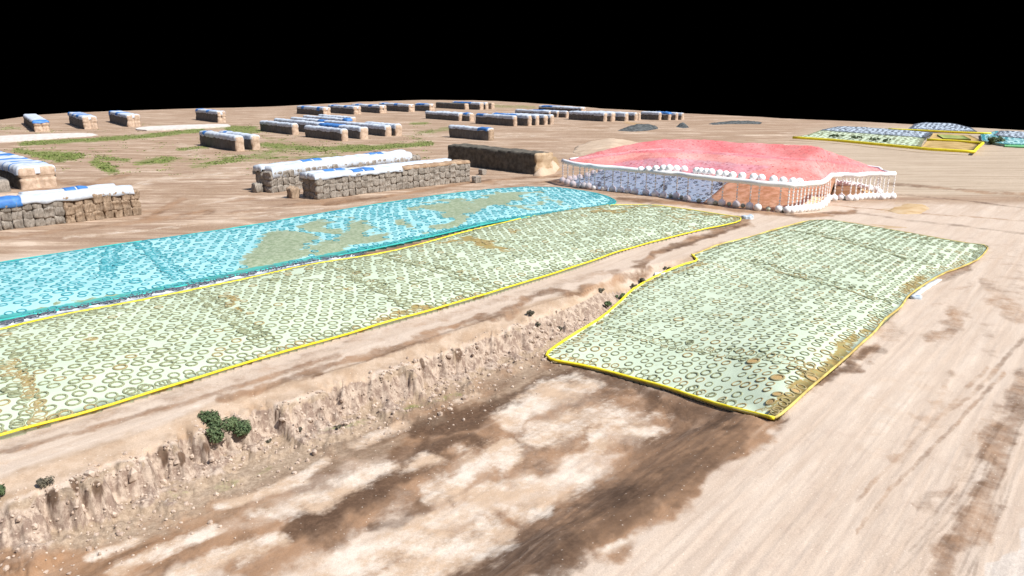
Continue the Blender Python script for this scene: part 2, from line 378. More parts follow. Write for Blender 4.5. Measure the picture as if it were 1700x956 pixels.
# right field
S('wet', 12, 3.5, .62, (1480, 305), (1560, 312), (1640, 320), (1720, 322)); S('dark', 7, 4, .6, (1490, 322), (1580, 330), (1700, 345))
S('dark', 8, 3, .55, (1400, 350), (1500, 365), (1600, 375), (1700, 388)); S('wet', 8, 4, .6, (1380, 340), (1500, 352), (1720, 368))
S('pale', 10, 4, .6, (1560, 340), (1640, 348), (1710, 352))
S('wet', 14, 2, .62, (1560, 458), (1600, 445), (1620, 420)); S('dark', 8, 2, .55, (1530, 480), (1575, 462), (1610, 448))
S('wet', 16, 1.7, .66, (1350, 650), (1400, 610), (1440, 580)); S('dark', 12, 1.7, .6, (1380, 630), (1440, 580), (1465, 585))
S('wet', 16, 1.6, .45, (1560, 505), (1585, 500), (1600, 475)); S('wet', 14, 1.5, .45, (1635, 540), (1648, 590))
S('wet', 50, 1.2, .42, (1640, 420), (1700, 470)); S('pale', 70, 1.4, .52, (1500, 640), (1350, 780), (1180, 930))
S('dark', 30, 1.4, .52, (1230, 745), (1205, 790))
# wheel ruts bottom right
S('wet', 34, .8, .62, (1700, 650), (1660, 760), (1620, 850), (1560, 960)); S('wet', 22, .8, .5, (1650, 690), (1600, 770), (1540, 850))
for pts in (((1700, 690), (1668, 780), (1640, 850), (1590, 960)), ((1700, 735), (1672, 830), (1640, 895), (1600, 965)), ((1655, 760), (1615, 830), (1570, 890), (1520, 960)),
            ((1625, 800), (1590, 850), (1540, 900), (1490, 950)), ((1660, 700), (1600, 790), (1555, 850), (1500, 905)), ((1640, 770), (1605, 850), (1560, 915), (1530, 960)),
            ((1590, 820), (1555, 870), (1510, 915)), ((1672, 800), (1650, 870), (1625, 930), (1615, 962)), ((1700, 655), (1640, 740), (1590, 830), (1535, 890))):
    S('dark', 5, 1, .50, *pts)
for pts in (((1640, 610), (1550, 700), (1450, 800), (1330, 950)), ((1665, 620), (1580, 710), (1480, 810), (1370, 950)), ((1700, 560), (1620, 650), (1560, 690))):
    S('wet', 6, 1, .55, *pts)
S('grey', 30, 1, .9, (1760, 850), (1700, 920), (1665, 990))
S('wet', 40, 1.6, .5, (1400, 470), (1480, 560)); S('wet', 26, 1.5, .55, (1640, 470), (1700, 520)); S('wet', 22, 1.6, .6, (1560, 560), (1600, 520)); S('wet', 18, 1, .5, (1580, 620), (1540, 680), (1480, 760))
S('wet', 12, 2, .62, (560, 590), (400, 640), (200, 700), (0, 752)); S('wet', 14, 2, .5, (1000, 452), (800, 505), (640, 555)); S('pale', 10, 2, .6, (330, 672), (180, 725), (0, 770))
S('wet', 12, 3, .6, (440, 300), (600, 330), (480, 340)); S('wet', 12, 3, .62, (300, 330), (240, 365), (350, 350)); S('dark', 5, 3, .5, (430, 322), (520, 338)); S('wet', 9, 3, .6, (790, 300), (850, 310), (920, 300))
S('grass', 16, 3.5, .40, (420, 250), (520, 252), (640, 244)); S('grass', 12, 3.5, .38, (440, 230), (500, 240)); S('grass', 12, 3, .36, (250, 262), (420, 268)); S('grass', 8, 4, .38, (680, 225), (720, 240))
# grass
for r, a, v, *p in ((8, 2.2, .85, (60, 256), (120, 258)), (6, 2.2, .8, (30, 250), (100, 265)), (5, 2.5, .9, (40, 238), (160, 232), (240, 226), (330, 216)), (7, 2, .85, (160, 270), (185, 282)),
                    (5, 2.5, .7, (160, 262), (210, 266)), (7, 2.4, .75, (235, 270), (285, 264)), (9, 3, .6, (330, 275), (400, 262), (480, 246)), (7, 3, .8, (440, 240), (520, 248), (600, 244)),
                    (7, 3, .85, (570, 250), (640, 243), (710, 238)), (6, 3, .8, (430, 218), (380, 213), (410, 222)), (5, 3, .8, (260, 212), (350, 210), (420, 212)), (5, 2, .9, (8, 292), (30, 300)),
                    (5, 3, .7, (300, 248), (340, 244)), (4, 3, .8, (683, 205), (704, 204)), (6, 3, .6, (420, 262), (500, 262), (560, 258)), (8, 4, .55, (820, 176), (880, 178)),
                    (6, 3, .6, (700, 220), (760, 212)), (5, 3, .6, (0, 214), (30, 212)), (6, 2, .45, (500, 722), (640, 690), (760, 655)), (12, 2, .42, (300, 820), (400, 800), (500, 770))):
    S('grass', r*1.7, a, v*.85, *p)
LAYERS = ('wet', 'dark', 'pale', 'grass', 'grey', 'ochre')
def paint(x, y, z):
    px, py, f = proj(x, y, z); R = {k: np.zeros(len(x)) for k in LAYERS}; ok = f > 3
    th = np.arctan2(x, y)*24; lr = np.log(np.hypot(x, y)+1)*17; W1_ = [fbm(th*a, lr*a, 200+i*7, 5)-.5 for i, a in enumerate((1, 1, 3.4, 3.4))]
    for layer, r, asp, val, pts in ST:
        xs = [p[0] for p in pts]; ys = [p[1] for p in pts]
        m = ok & (px > min(xs)-3*r) & (px < max(xs)+3*r) & (py > min(ys)-3*r) & (py < max(ys)+3*r)
        if not m.any(): continue
        q = [(a, b*asp) for a, b in pts]
        if len(q) == 1: q = q*2
        k1, k2 = (min(3.2*r, 70), min(1.6*r, 22)) if r > 15 else (1.0*r, 1.1*r)
        d = dist_poly(px[m]+W1_[0][m]*k1*1.3+W1_[2][m]*k2, (py[m]+(W1_[1][m]*k1+W1_[3][m]*k2)*.8/asp)*asp, q)
        if layer == 'pale': v = val*.80*(1-sstep(.1, 2.6, d/r))
        else: v = val*(1-sstep(.25, 2.0, d/r))
        R[layer][m] = np.maximum(R[layer][m], v)
    return R

# ------------------------------------------------------------------ the ground: one sheet that ends in the black void
def build_ground():
    far_px = [(-900, 230), (-300, 210), (0, 199), (60, 191), (120, 187), (250, 182), (420, 178), (500, 174.5), (600, 169), (700, 166), (790, 166.5), (850, 169), (900, 172.5), (1000, 180), (1100, 186), (1135, 188),
              (1300, 196), (1500, 206), (1700, 216), (2000, 226), (2600, 250)]
    fw = [W(a, b) for a, b in far_px]; fa = [math.atan2(p.x, p.y) for p in fw]; fr = [math.hypot(p.x, p.y) for p in fw]
    th = np.radians(np.concatenate([np.arange(-180, -48, 3.), np.arange(-48, -37, .4), np.arange(-37, 37, .062), np.arange(37, 48, .4), np.arange(48, 180.1, 3.)]))
    R = np.interp(th, fa, fr, left=300, right=230); R = R*(1+.006*(vn2(th*60, 0*th, 9)-.5))
    ang = np.concatenate([np.linspace(78, 40, 30)[:-1], np.linspace(40, 0, 700)])   # depression angles, denser far away
    n = len(ang); t = np.linspace(0, 1, n)
    r0 = H/np.tan(np.radians(78))
    T, K = np.meshgrid(th, np.arange(n), indexing='ij')
    amin = np.arctan(H/R)[:, None]; A = np.radians(78)+(amin-np.radians(78))*(1-(1-t[None, :])**1.0)
    A = np.broadcast_to(A, T.shape); RR = H/np.tan(A)
    x = (RR*np.sin(T)).ravel(); y = (RR*np.cos(T)).ravel()
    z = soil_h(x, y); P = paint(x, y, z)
    V = np.stack([x, y, z], 1); nt_ = len(th)
    i, k = np.meshgrid(np.arange(nt_-1), np.arange(n-1), indexing='ij'); a = (i*n+k).ravel()
    Q = np.stack([a, a+1, a+n+1, a+n], 1)
    pxa, pya, fa_ = proj(x, y, z); o_ = (~inside(x, y, TRENCH)) & (pya > 640) & (pxa > 880) & (pxa < 1420) & (fa_ > 3)
    dE = dist_poly(x, y, EDGE)
    for k_ in ('wet', 'dark', 'pale'): P[k_] = np.where(o_, P[k_]*(1-.75*sstep(.2, 2.2, dE+(fbm(x/1.5, y/1.5, 95, 3)-.5)*2.4)), P[k_])
    g = big_mesh('ground', V, Q, [M_SOIL]); tag(g, kind='structure')
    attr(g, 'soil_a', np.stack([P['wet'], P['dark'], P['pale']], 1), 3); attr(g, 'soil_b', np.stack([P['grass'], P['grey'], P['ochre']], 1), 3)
    px, py, f = proj(x, y, z)
    lim = np.where(px < 900, 425-.1*px, 335); tan = sstep(lim+20, lim-15, py)
    rows = np.where(px > 1180, sstep(1180, 1480, px)*sstep(345, 305, py)*sstep(190, 225, py), 0)
    nr_ = np.hypot(x, y) < 150; ins = inside(x, y, TRENCH) & nr_; dl = dist_poly(x, y, CLIFF); nn = (fbm(x/1.2, y/1.2, 71, 3)-.5)
    dd = np.where(inside(x, y, TRENCH), dl, -dl)+nn*1.2
    b_ = np.where(nr_, sstep(-1.6, .2, dd)*(1-sstep(1.0, 2.2, dd)), 0)
    fz = np.where(ins, sstep(-.45, -.75, z)*(1-sstep(-1.9, -2.25, z))*(1-sstep(5.5, 7.5, dd)), 0)
    ta = np.where(ins, sstep(1.5, 2.5, dd)*(1-sstep(6.5, 10.5, dd+nn*3)), 0)
    attr(g, 'soil_c', np.stack([tan, ta*0, rows], 1), 3); attr(g, 'soil_d', np.stack([b_, fz, ta], 1), 3)
    return g
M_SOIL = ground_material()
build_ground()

# raised concrete strips in the far left field
def slab(pts, z, mat, name, label):
    P = smooth_line(plan(pts), 1); n = len(P); b = P[0].copy(); V = [(p.x-b.x, p.y-b.y, z) for p in P]+[(p.x-b.x, p.y-b.y, -.3) for p in P]
    Fc = [tuple(range(n))]+[(q, q+n, (q+1) % n+n, (q+1) % n) for q in range(n)]
    o = mesh_obj(name, V, Fc, mat, loc=(b.x, b.y, 0)); return tag(o, label, 'concrete pad', 'old concrete pads in the far field')
M_CONC = mottled('weathered_concrete', (.55, .5, .45), (.70, .66, .61), .6, 8, .9, .3)
slab([(-60, 238), (-60, 230), (60, 223), (150, 221), (166, 226), (100, 230), (20, 236)], .22, M_CONC, 'concrete_pad', 'pale grey concrete strip with grass along its near side, at the left edge')
slab([(222, 216), (250, 218), (330, 214), (385, 211), (376, 207), (300, 209), (235, 212)], .45, M_CONC, 'concrete_pad', 'raised grey concrete strip with a dark broken left edge, beside the green verge')

# ------------------------------------------------------------------ sheets held down with tyres
def surf_fn(bd, bulge, reach, seams, s):
    bp = resample([(p.x, p.y, p.z) for p in bd], 1.5); B = np.array([(p.x, p.y, p.z) for p in bp])
    def f(x, y):
        x = np.atleast_1d(np.asarray(x, float)); y = np.atleast_1d(np.asarray(y, float)); z = np.zeros(len(x))
        for c in range(0, len(x), 4000):
            d2 = (x[c:c+4000, None]-B[None, :, 0])**2+(y[c:c+4000, None]-B[None, :, 1])**2+.02
            wgt = d2**-1.6; z[c:c+4000] = (wgt*B[None, :, 2]).sum(1)/wgt.sum(1)
        d = dist_poly(x, y, bd, True)
        z = z+bulge*(1-np.exp(-d/reach))+(fbm(x/7, y/7, s, 3)-.5)*.45*sstep(.2, 4, d)+(fbm(x/1.3, y/1.3, s+5, 3)-.5)*.10*sstep(.2, 2, d)
        for a, b in seams: z = z-.10*np.exp(-(dist_poly(x, y, [a, b])/.5)**2)
        return z
    return f
def sheet_mesh(name, bd, f, step, mat, parent, off=0, thick=.5, patches=None):
    ring = resample([(p.x, p.y, 0) for p in bd], step); n = len(ring)
    xs = np.array([p.x for p in ring]); ys = np.array([p.y for p in ring])
    gx, gy = np.meshgrid(np.arange(xs.min(), xs.max(), step), np.arange(ys.min(), ys.max(), step)); gx = gx.ravel(); gy = gy.ravel()
    gx = gx+rng.uniform(-.2, .2, len(gx))*step; gy = gy+rng.uniform(-.2, .2, len(gy))*step
    m = inside(gx, gy, [(p.x, p.y) for p in ring]) & (dist_poly(gx, gy, [(p.x, p.y) for p in ring], True) > step*.45)
    P = [Vector((p.x, p.y)) for p in ring]+[Vector((a, b)) for a, b in zip(gx[m], gy[m])]
    r = geometry.delaunay_2d_cdt(P, [(q, (q+1) % n) for q in range(n)], [], 1, 1e-5)
    vx = np.array([v.x for v in r[0]]); vy = np.array([v.y for v in r[0]]); vz = f(vx, vy)+off
    V = list(zip(vx, vy, vz)); Fc = [t for t in r[2]]
    k = len(V); V += [(vx[q], vy[q], vz[q]-thick) for q in range(n)]
    Fc += [(q, k+q, k+(q+1) % n, (q+1) % n) for q in range(n)]
    o = mesh_obj(name, V, Fc, mat, parent, True)
    if patches:
        x = np.array([v[0] for v in V]); y = np.array([v[1] for v in V]); z = np.array([v[2] for v in V])
        attr(o, 'patch', patches(x, y, z)); ed = dist_poly(x, y, [(p.x, p.y) for p in ring], True); ix, iy, _ = proj(x, y, z)
        nearside = np.where(y < np.interp(x, [p.x for p in sorted(ring, key=lambda p: p.x)], [p.y for p in sorted(ring, key=lambda p: p.x)]), 1, 1)
        attr(o, 'edge', 1-sstep(.3, 1.7, ed))
    return o
def patch_fn(lst):
    def f(x, y, z):
        px, py, _ = proj(x, y, z); v = np.zeros(len(x)); w1, w2, w3, w4 = (fbm(x/q, y/q, 300+i, 4)-.5 for i, q in enumerate((5, 5, 1.4, 1.4)))
        px = px+w1*70+w3*26; py = py+w2*26+w4*12
        for r, asp, val, pts in lst:
            if len(pts) == 1: pts = pts*2
            d = dist_poly(px, py*asp, [(a, b*asp) for a, b in pts]); v = np.maximum(v, val*.92*(1-sstep(.3, 2.0, d/r)))
        return v
    return f
def sheet_mat(name, a, b, patch, patch2, edgecol=None, k=.9):
    m = NT(name, .55); m.b.inputs['Specular IOR Level'].default_value = .3
    big = m.noise(.16, 5, .6); fine = m.noise(2.2, 6, .7); c = m.mix(m.rng(big, .35, .65), a, b)
    c = m.mix(m.rng(fine, .55, .75, 0, .3), c, patch2)
    pm = m.rng(m.math('ADD', m.attr('patch'), m.math('MULTIPLY', m.math('SUBTRACT', m.noise(.9, 7, .75), .5), k)), .42, .6)
    c = m.mix(pm, c, m.mix(m.rng(fine, .35, .65), patch, patch2))
    if edgecol: c = m.mix(m.rng(m.math('ADD', m.attr('edge'), m.math('MULTIPLY', m.math('SUBTRACT', m.noise(1.1, 6, .7), .5), .7)), .4, .6, 0, .9), c, edgecol)
    m.col(c); m.bump(m.noise(5, 6, .6), .25, .06); return m.m
def rubber(name, a, b):
    return mottled(name, a, b, 3, 4, .8, .2)
M_CYAN = sheet_mat('cyan_sheet', (.31, .58, .60), (.39, .66, .67), (.21, .27, .16), (.38, .43, .30), (.05, .34, .31), k=1.9)
M_GREEN = sheet_mat('pale_green_sheet', (.545, .635, .475), (.60, .685, .52), (.38, .255, .085), (.33, .29, .12), k=1.7)
M_OUTY = mottled('yellow_line', (.86, .70, .02), (.93, .80, .06), 1, 3, .5)
M_OUTO = mottled('pale_yellow_line', (.66, .53, .16), (.46, .34, .11), .6, 6, .7, lo=.4, hi=.6)
M_OUTT = mottled('teal_line', (.03, .36, .33), (.06, .50, .45), .7, 5, .7)
M_TY_OL = rubber('olive_tyre', (.18, .19, .11), (.34, .36, .22))
M_TY_BR = rubber('dusty_tyre', (.27, .22, .10), (.40, .32, .17))
M_TY_TE = rubber('teal_tyre', (.03, .22, .27), (.10, .38, .42))
M_TY_DK = rubber('dark_tyre', (.07, .08, .11), (.17, .19, .22))
M_DIRT = mottled('tyre_dirt', (.42, .27, .10), (.55, .38, .18), 5, 6, .9, .3)

P1_PATCH = [(22, 1.3, 1.1, ((465, 398), (490, 400))), (20, 1.5, 1.1, ((450, 425), (425, 440), (410, 452))), (16, 1.6, 1.1, ((470, 415), (440, 432))), (11, 1.8, 1.1, ((510, 373), (550, 382), (560, 388))),
            (14, 1.8, 1.1, ((605, 372), (590, 392), (560, 405))), (16, 1.6, 1.1, ((560, 405), (530, 418))), (12, 2, 1.0, ((600, 400), (640, 395))), (5, 2.5, 1.0, ((520, 362), (590, 361))),
            (9, 1.5, .95, ((675, 372), (680, 366))), (14, 1.8, 1.1, ((740, 345), (770, 352), (750, 368), (730, 376))), (12, 2, 1.0, ((700, 345), (760, 335))), (12, 2, 1.0, ((780, 340), (820, 330), (850, 335))),
            (8, 2, .8, ((850, 345), (900, 340))), (8, 2, .8, ((820, 325), (880, 322))), (6, 2.5, .7, ((900, 330), (950, 340))), (5, 2, 1, ((0, 530), (60, 519), (120, 508), (250, 484), (400, 452)))]
P2_PATCH = [(9, 2, 1.05, ((790, 404), (830, 408), (845, 412))), (6, 2.5, .9, ((740, 402), (790, 398))), (6, 2, .9, ((850, 385), (860, 384))), (5, 2.4, .9, ((935, 385), (955, 387))), (5, 2, .85, ((990, 418), (1000, 420))),
            (4, 2.5, 1, ((950, 348), (1000, 343), (1100, 343), (1180, 356), (1215, 360))), (5, 2.4, .85, ((1125, 360), (1138, 364))), (4, 2, .8, ((380, 500), (400, 510), (410, 515))), (9, 1.3, .66, ((385, 490), (400, 500))),
            (6, 2, .7, ((178, 545), (185, 540))), (6, 2, .75, ((125, 572), (150, 568))), (12, 1.3, .62, ((15, 600), (35, 635), (50, 670), (70, 700))), (7, 2, .85, ((0, 718), (80, 695), (140, 676), (170, 668))),
            (6, 2, .8, ((620, 533), (700, 510), (800, 487))), (5, 2, .9, ((590, 478), (585, 476))), (4, 2, .8, ((400, 512), (412, 516))), (5, 2, .7, ((770, 448), (780, 448))), (4, 2.4, .7, ((0, 720), (300, 630), (600, 542)))]
P3_PATCH = [(14, 1.4, .95, ((1285, 690), (1330, 650), (1380, 610), (1420, 570))), (14, 1.5, .7, ((1250, 680), (1290, 660), (1340, 620))), (12, 1.3, .72, ((1500, 480), (1505, 465), (1520, 460))), (7, 2, .6, ((930, 595), (980, 605), (1020, 612))),
            (9, 1.3, .58, ((935, 570), (960, 560))), (6, 2, .62, ((1100, 455), (1160, 440), (1200, 445))), (6, 2, .55, ((1600, 420), (1590, 435), (1560, 445))), (8, 1.5, .62, ((1370, 600), (1400, 585), (1450, 530)))]
def seam(a, b, z=0): return (W(*a, z), W(*b, z))
SEAM1 = [seam((230, 405), (300, 470)), seam((190, 400), (180, 470))]
SEAM2 = [seam((10, 590), (75, 705), .8), seam((330, 480), (440, 560), .8), seam((560, 440), (690, 505), .8), seam((640, 420), (820, 470), .8)]
SEAM3 = [seam((1010, 512), (1390, 625), .4), seam((1230, 430), (1460, 500), .4), seam((1330, 385), (1540, 440), .4)]
def pad(name, bd, bulge, reach, seams, sheet_material, patches, line_mat, label, lr, s, skip=None, step=.8, part='plastic_sheet', edge=None):
    f = surf_fn(bd, bulge, reach, seams, s); root = empty(name, (0, 0, 0))
    sheet_mesh(part, bd, f, step, sheet_material, root, patches=patch_fn(patches) if patches else None)
    ring = smooth_line(bd, 1); rp = resample(ring, .9)
    pts = []
    for q, p in enumerate(rp):
        n1 = (vn2(q*.23, 0., s)-.5)*.22; pts.append((p.x+n1, p.y-n1, p.z+.06))
    if skip:
        segs = []; cur = []
        for p in pts:
            x, y, _ = proj(p[0], p[1], p[2])
            if skip(float(x), float(y)):
                if len(cur) > 2: segs.append(cur)
                cur = []
            else: cur.append(p)
        if len(cur) > 2: segs.append(cur)
        V = []; Fc = []
        for sg in segs:
            v, fc = tube(sg, lr, False); Fc += [tuple(i+len(V) for i in q) for q in fc]; V += v
    else: V, Fc = tube(pts, lr)
    mesh_obj('outline', V, Fc, line_mat, root, True); tag(root, label, 'silage clamp'); return f, root
f1, r1 = pad('silage_clamp', PAD1, .5, 1.5, SEAM1, M_CYAN, P1_PATCH, M_OUTT, 'long silage clamp under a cyan sheet with bare olive patches and a teal edge', .10, 100)
f2, r2 = pad('silage_clamp', PAD2, .45, 2.2, SEAM2, M_GREEN, P2_PATCH, M_OUTY, 'long pale green clamp with a yellow edge, between the teal edged clamp and dirt road', .085, 200,
             skip=lambda x, y: (y < 600-(x*.25) and False))
f3, r3 = pad('silage_clamp', PAD3, .75, 2.2, SEAM3, M_GREEN, P3_PATCH, M_OUTO, 'pale green silage clamp filling the end of the empty trench', .10, 300)
# bright thick front line of the trench clamp
def line_on(pts, z, r, mat, parent, name='outline'):
    P = resample([tuple(v) for v in smooth_line(pts, 1, False)], .8, False); P = [(p.x+(vn2(q*.3, 0., 4)-.5)*.15, p.y, p.z+z) for q, p in enumerate(P)]
    V, Fc = tube(P, r, False); return mesh_obj(name, V, Fc, mat, parent, True)
k0 = [PAD3[q] for q in range(29, 38)]+[PAD3[q] for q in range(0, 10)]
ol = line_on(k0, .12, .12, M_OUTY, r3); ol['label'] = 'thick bright yellow line round the near and left sides'
# strips of bare sheet and tyres spilling over the border
M_WHITE_P = mottled('white_plastic', (.78, .80, .82), (.62, .66, .70), 2, 5, .5, .2)
M_BLUE_P = mottled('blue_plastic', (.04, .17, .55), (.06, .24, .66), 1.5, 4, .5, .15)
M_BLUEGREY = mottled('blue_grey_sheet', (.40, .48, .56), (.54, .61, .68), 1, 6, .6, .2)
fl = plan([(1555, 463), (1530, 476), (1512, 492), (1520, 492), (1538, 480), (1564, 464)], .08)
o = sheet_mesh('loose_sheet_flap', fl, lambda x, y: np.full(len(x), .12)+(fbm(x, y, 3, 2)-.5)*.2, .5, M_WHITE_P, None, thick=.15); tag(o, 'white flap of plastic beyond the right edge of the trench clamp', 'plastic flap')

# ------------------------------------------------------------------ tyres
SEG, RS = 14, 6
def torus(R, r, flat=.8, seg=SEG, rs=RS, s=0):
    a = np.arange(seg)*2*math.pi/seg; b = np.arange(rs)*2*math.pi/rs; A, B = np.meshgrid(a, b, indexing='ij')
    V = np.stack([(R+r*np.cos(B))*np.cos(A), (R+r*np.cos(B))*np.sin(A), r*flat*np.sin(B)], -1).reshape(-1, 3)
    i, j = np.meshgrid(np.arange(seg), np.arange(rs), indexing='ij'); i2 = (i+1) % seg; j2 = (j+1) % rs
    Q = np.stack([i*rs+j, i2*rs+j, i2*rs+j2, i*rs+j2], -1).reshape(-1, 4); return V, Q
TY = []      # x, y, z, nx, ny, R, material key, dirt, pad
def scatter(bd, f, pitch, ang, mats, seams, pid, dirtf=None, patches=None, jit=.14, rad=.36, thin=0.02, edge=.55, limx=None):
    xs = [p.x for p in bd]; ys = [p.y for p in bd]; cx, cy = sum(xs)/len(xs), sum(ys)/len(ys); Rm = max(math.hypot(p.x-cx, p.y-cy) for p in bd)
    n = int(Rm/pitch)+2; i, j = np.meshgrid(np.arange(-n, n), np.arange(-n, n)); u = (i+.5*(j % 2))*pitch; v = j*pitch*.88
    u = u+.5*np.sin(v/6); u = u+rng.normal(0, jit, u.shape); v = v+rng.normal(0, jit, v.shape)
    ca, sa = math.cos(ang), math.sin(ang); x = (cx+u*sa+v*ca).ravel(); y = (cy+u*ca-v*sa).ravel()
    for a, b in seams:
        L = (b-a).length; k = int(L/.7); t = np.linspace(0, 1, k); nx, ny = -(b.y-a.y)/L, (b.x-a.x)/L
        for off in (-.4, .4):
            o_ = off+rng.normal(0, .2, k); x = np.append(x, a.x+(b.x-a.x)*t+nx*o_); y = np.append(y, a.y+(b.y-a.y)*t+ny*o_)
    # row of touching tyres along the border
    bp = resample([(p.x, p.y, 0) for p in bd], .85); n0 = len(x)
    cen = Vector((cx, cy, 0))
    for q, p in enumerate(bp):
        a, b = bp[q-1], bp[(q+1) % len(bp)]; t = (b-a).normalized(); nn = Vector((-t.y, t.x, 0))
        for sgn in (1, -1):
            c = p+nn*sgn*.5
            if inside(np.array([c.x]), np.array([c.y]), [(v_.x, v_.y) for v_ in bd])[0]:
                x = np.append(x, c.x+rng.normal(0, .12)); y = np.append(y, c.y+rng.normal(0, .12)); break
    is_edge = np.arange(len(x)) >= n0
    m = inside(x, y, [(p.x, p.y) for p in bd]); d = dist_poly(x, y, bd, True); m &= (d > np.where(is_edge, .2, edge)) & (rng.random(len(x)) > thin)
    x, y = x[m], y[m]; z = f(x, y); e = .35
    gx = (f(x+e, y)-f(x-e, y))/(2*e); gy = (f(x, y+e)-f(x, y-e))/(2*e)
    pv = patches(x, y, z) if patches else np.zeros(len(x))
    px, py, dd = proj(x, y, z)
    for q in range(len(x)):
        if pid == 1 and pv[q] > .55: continue
        if pv[q] > .8 and rng.random() < .75: continue
        dirt = bool(dirtf and rng.random() < dirtf(px[q], py[q], pv[q]))
        mk = mats[1] if (pv[q] > .35 or dirt or rng.random() < .05) else mats[0]
        R = rad*rng.choice([.88, .96, 1, 1.06, 1.2, 1.45], p=[.18, .25, .3, .17, .08, .02])
        TY.append((x[q], y[q], z[q], gx[q], gy[q], R, mk, dirt, pid, dd[q], px[q], py[q]))
def dirt3(px, py, pv):
    return float(.06+.55*sstep(1120, 1330, px+.5*(py-560))*sstep(540, 640, py)+.35*(px < 1000)+.5*(pv > .45))
AXP = AX
scatter(PAD3, f3, 1.04, AXP, (0, 1), SEAM3, 3, dirt3, patch_fn(P3_PATCH), rad=.29, jit=.075)
scatter(PAD2, f2, 1.13, math.radians(52), (0, 1), SEAM2, 2, None, patch_fn(P2_PATCH), rad=.35, jit=.10)
scatter(PAD1, f1, 1.3, math.radians(52), (2, 2), SEAM1, 1, None, patch_fn(P1_PATCH), rad=.355, jit=.14)
TYM = [M_TY_OL, M_TY_BR, M_TY_TE, M_TY_DK]

# ------------------------------------------------------------------ far clamps on the right
M_FARGREEN = mottled('far_green_sheet', (.50, .60, .42), (.60, .68, .52), .4, 5, .6)
M_FARTEAL = mottled('far_aqua_sheet', (.34, .55, .56), (.42, .62, .60), .4, 5, .6)
M_FEED = mottled('exposed_feed', (.36, .24, .09), (.52, .37, .16), .3, 8, .9, .4)
M_VERGE = mottled('green_feed', (.20, .26, .07), (.36, .38, .14), .5, 8, .9, .4)
def far_part(name, px, z, bulge, mat, parent, s, ty=None, pitch=1.9):
    bd = plan([(a, b) for a, b in px], z); f = surf_fn(bd, bulge, 3, [], s); sheet_mesh(name, bd, f, 1.6, mat, parent, thick=z+.6)
    if ty is not None: scatter(bd, f, pitch, math.radians(30), (ty, ty), [], 9, rad=.38, jit=.3)
    return bd, f
def outline(px, z, r, mat, parent, closed=True):
    P = resample([tuple(v) for v in plan(px, z)], 2.5, closed); V, Fc = tube([tuple(p) for p in P], r, closed); return mesh_obj('outline', V, Fc, mat, parent, True)
c4 = empty('silage_clamp'); tag(c4, 'distant clamp with grey and green sheets and ochre end, framed by a yellow line', 'silage clamp', 'clamps across the right field')
far_part('green_sheet', [(1320, 227), (1340, 224), (1362, 216), (1400, 219), (1470, 224), (1536, 228), (1528, 243), (1460, 238), (1384, 231)], .5, .3, M_FARGREEN, c4, 400, 0)
far_part('grey_sheet', [(1363, 215.5), (1390, 210), (1425, 211), (1475, 214), (1549, 220), (1537, 228), (1470, 223.5), (1400, 218.5)], .9, .4, M_BLUEGREY, c4, 410, 3)
far_part('exposed_feed', [(1550, 221), (1610, 224), (1625, 231), (1625, 238), (1615, 250), (1530, 244)], .5, .4, M_FEED, c4, 420)
far_part('green_feed', [(1556, 223), (1600, 225), (1612, 231), (1566, 229)], 1.1, .3, M_VERGE, c4, 425)
outline([(1316.6, 228), (1384, 232.5), (1463, 240), (1541, 247.5), (1617, 252), (1622, 246), (1632, 237.6), (1585, 234), (1539, 231.5)], .9, .42, M_OUTY, c4, False)
outline([(1475, 214.2), (1540, 217), (1600, 220), (1646, 221.5)], 1.2, .36, M_OUTY, c4, False)
c5 = empty('silage_clamp'); tag(c5, 'rounded grey tyred clamp against the black void, the furthest of the right field', 'silage clamp', 'clamps across the right field')
far_part('grey_sheet', [(1508, 213), (1518, 206), (1532, 203.5), (1590, 206.5), (1612, 212), (1622, 218), (1560, 216)], .9, .7, M_BLUEGREY, c5, 430, 3)
c6 = empty('silage_clamp'); tag(c6, 'distant clamp with an aqua left end, cut off by the right edge', 'silage clamp', 'clamps across the right field')
far_part('grey_sheet', [(1650, 224), (1660, 217), (1700, 219), (1800, 226), (1800, 236), (1700, 230)], 1.0, .5, M_BLUEGREY, c6, 440, 3)
far_part('aqua_sheet', [(1628, 222), (1658, 217), (1656, 228), (1700, 231.5), (1800, 237), (1800, 243), (1700, 240), (1668, 239), (1630, 233)], .7, .7, M_FARTEAL, c6, 445, 2)
far_part('green_border', [(1668, 240), (1700, 241), (1800, 244), (1800, 247), (1700, 243.5), (1668, 242)], .4, .2, mottled('bright_green', (.12, .42, .16), (.2, .5, .25), 1), c6, 447)

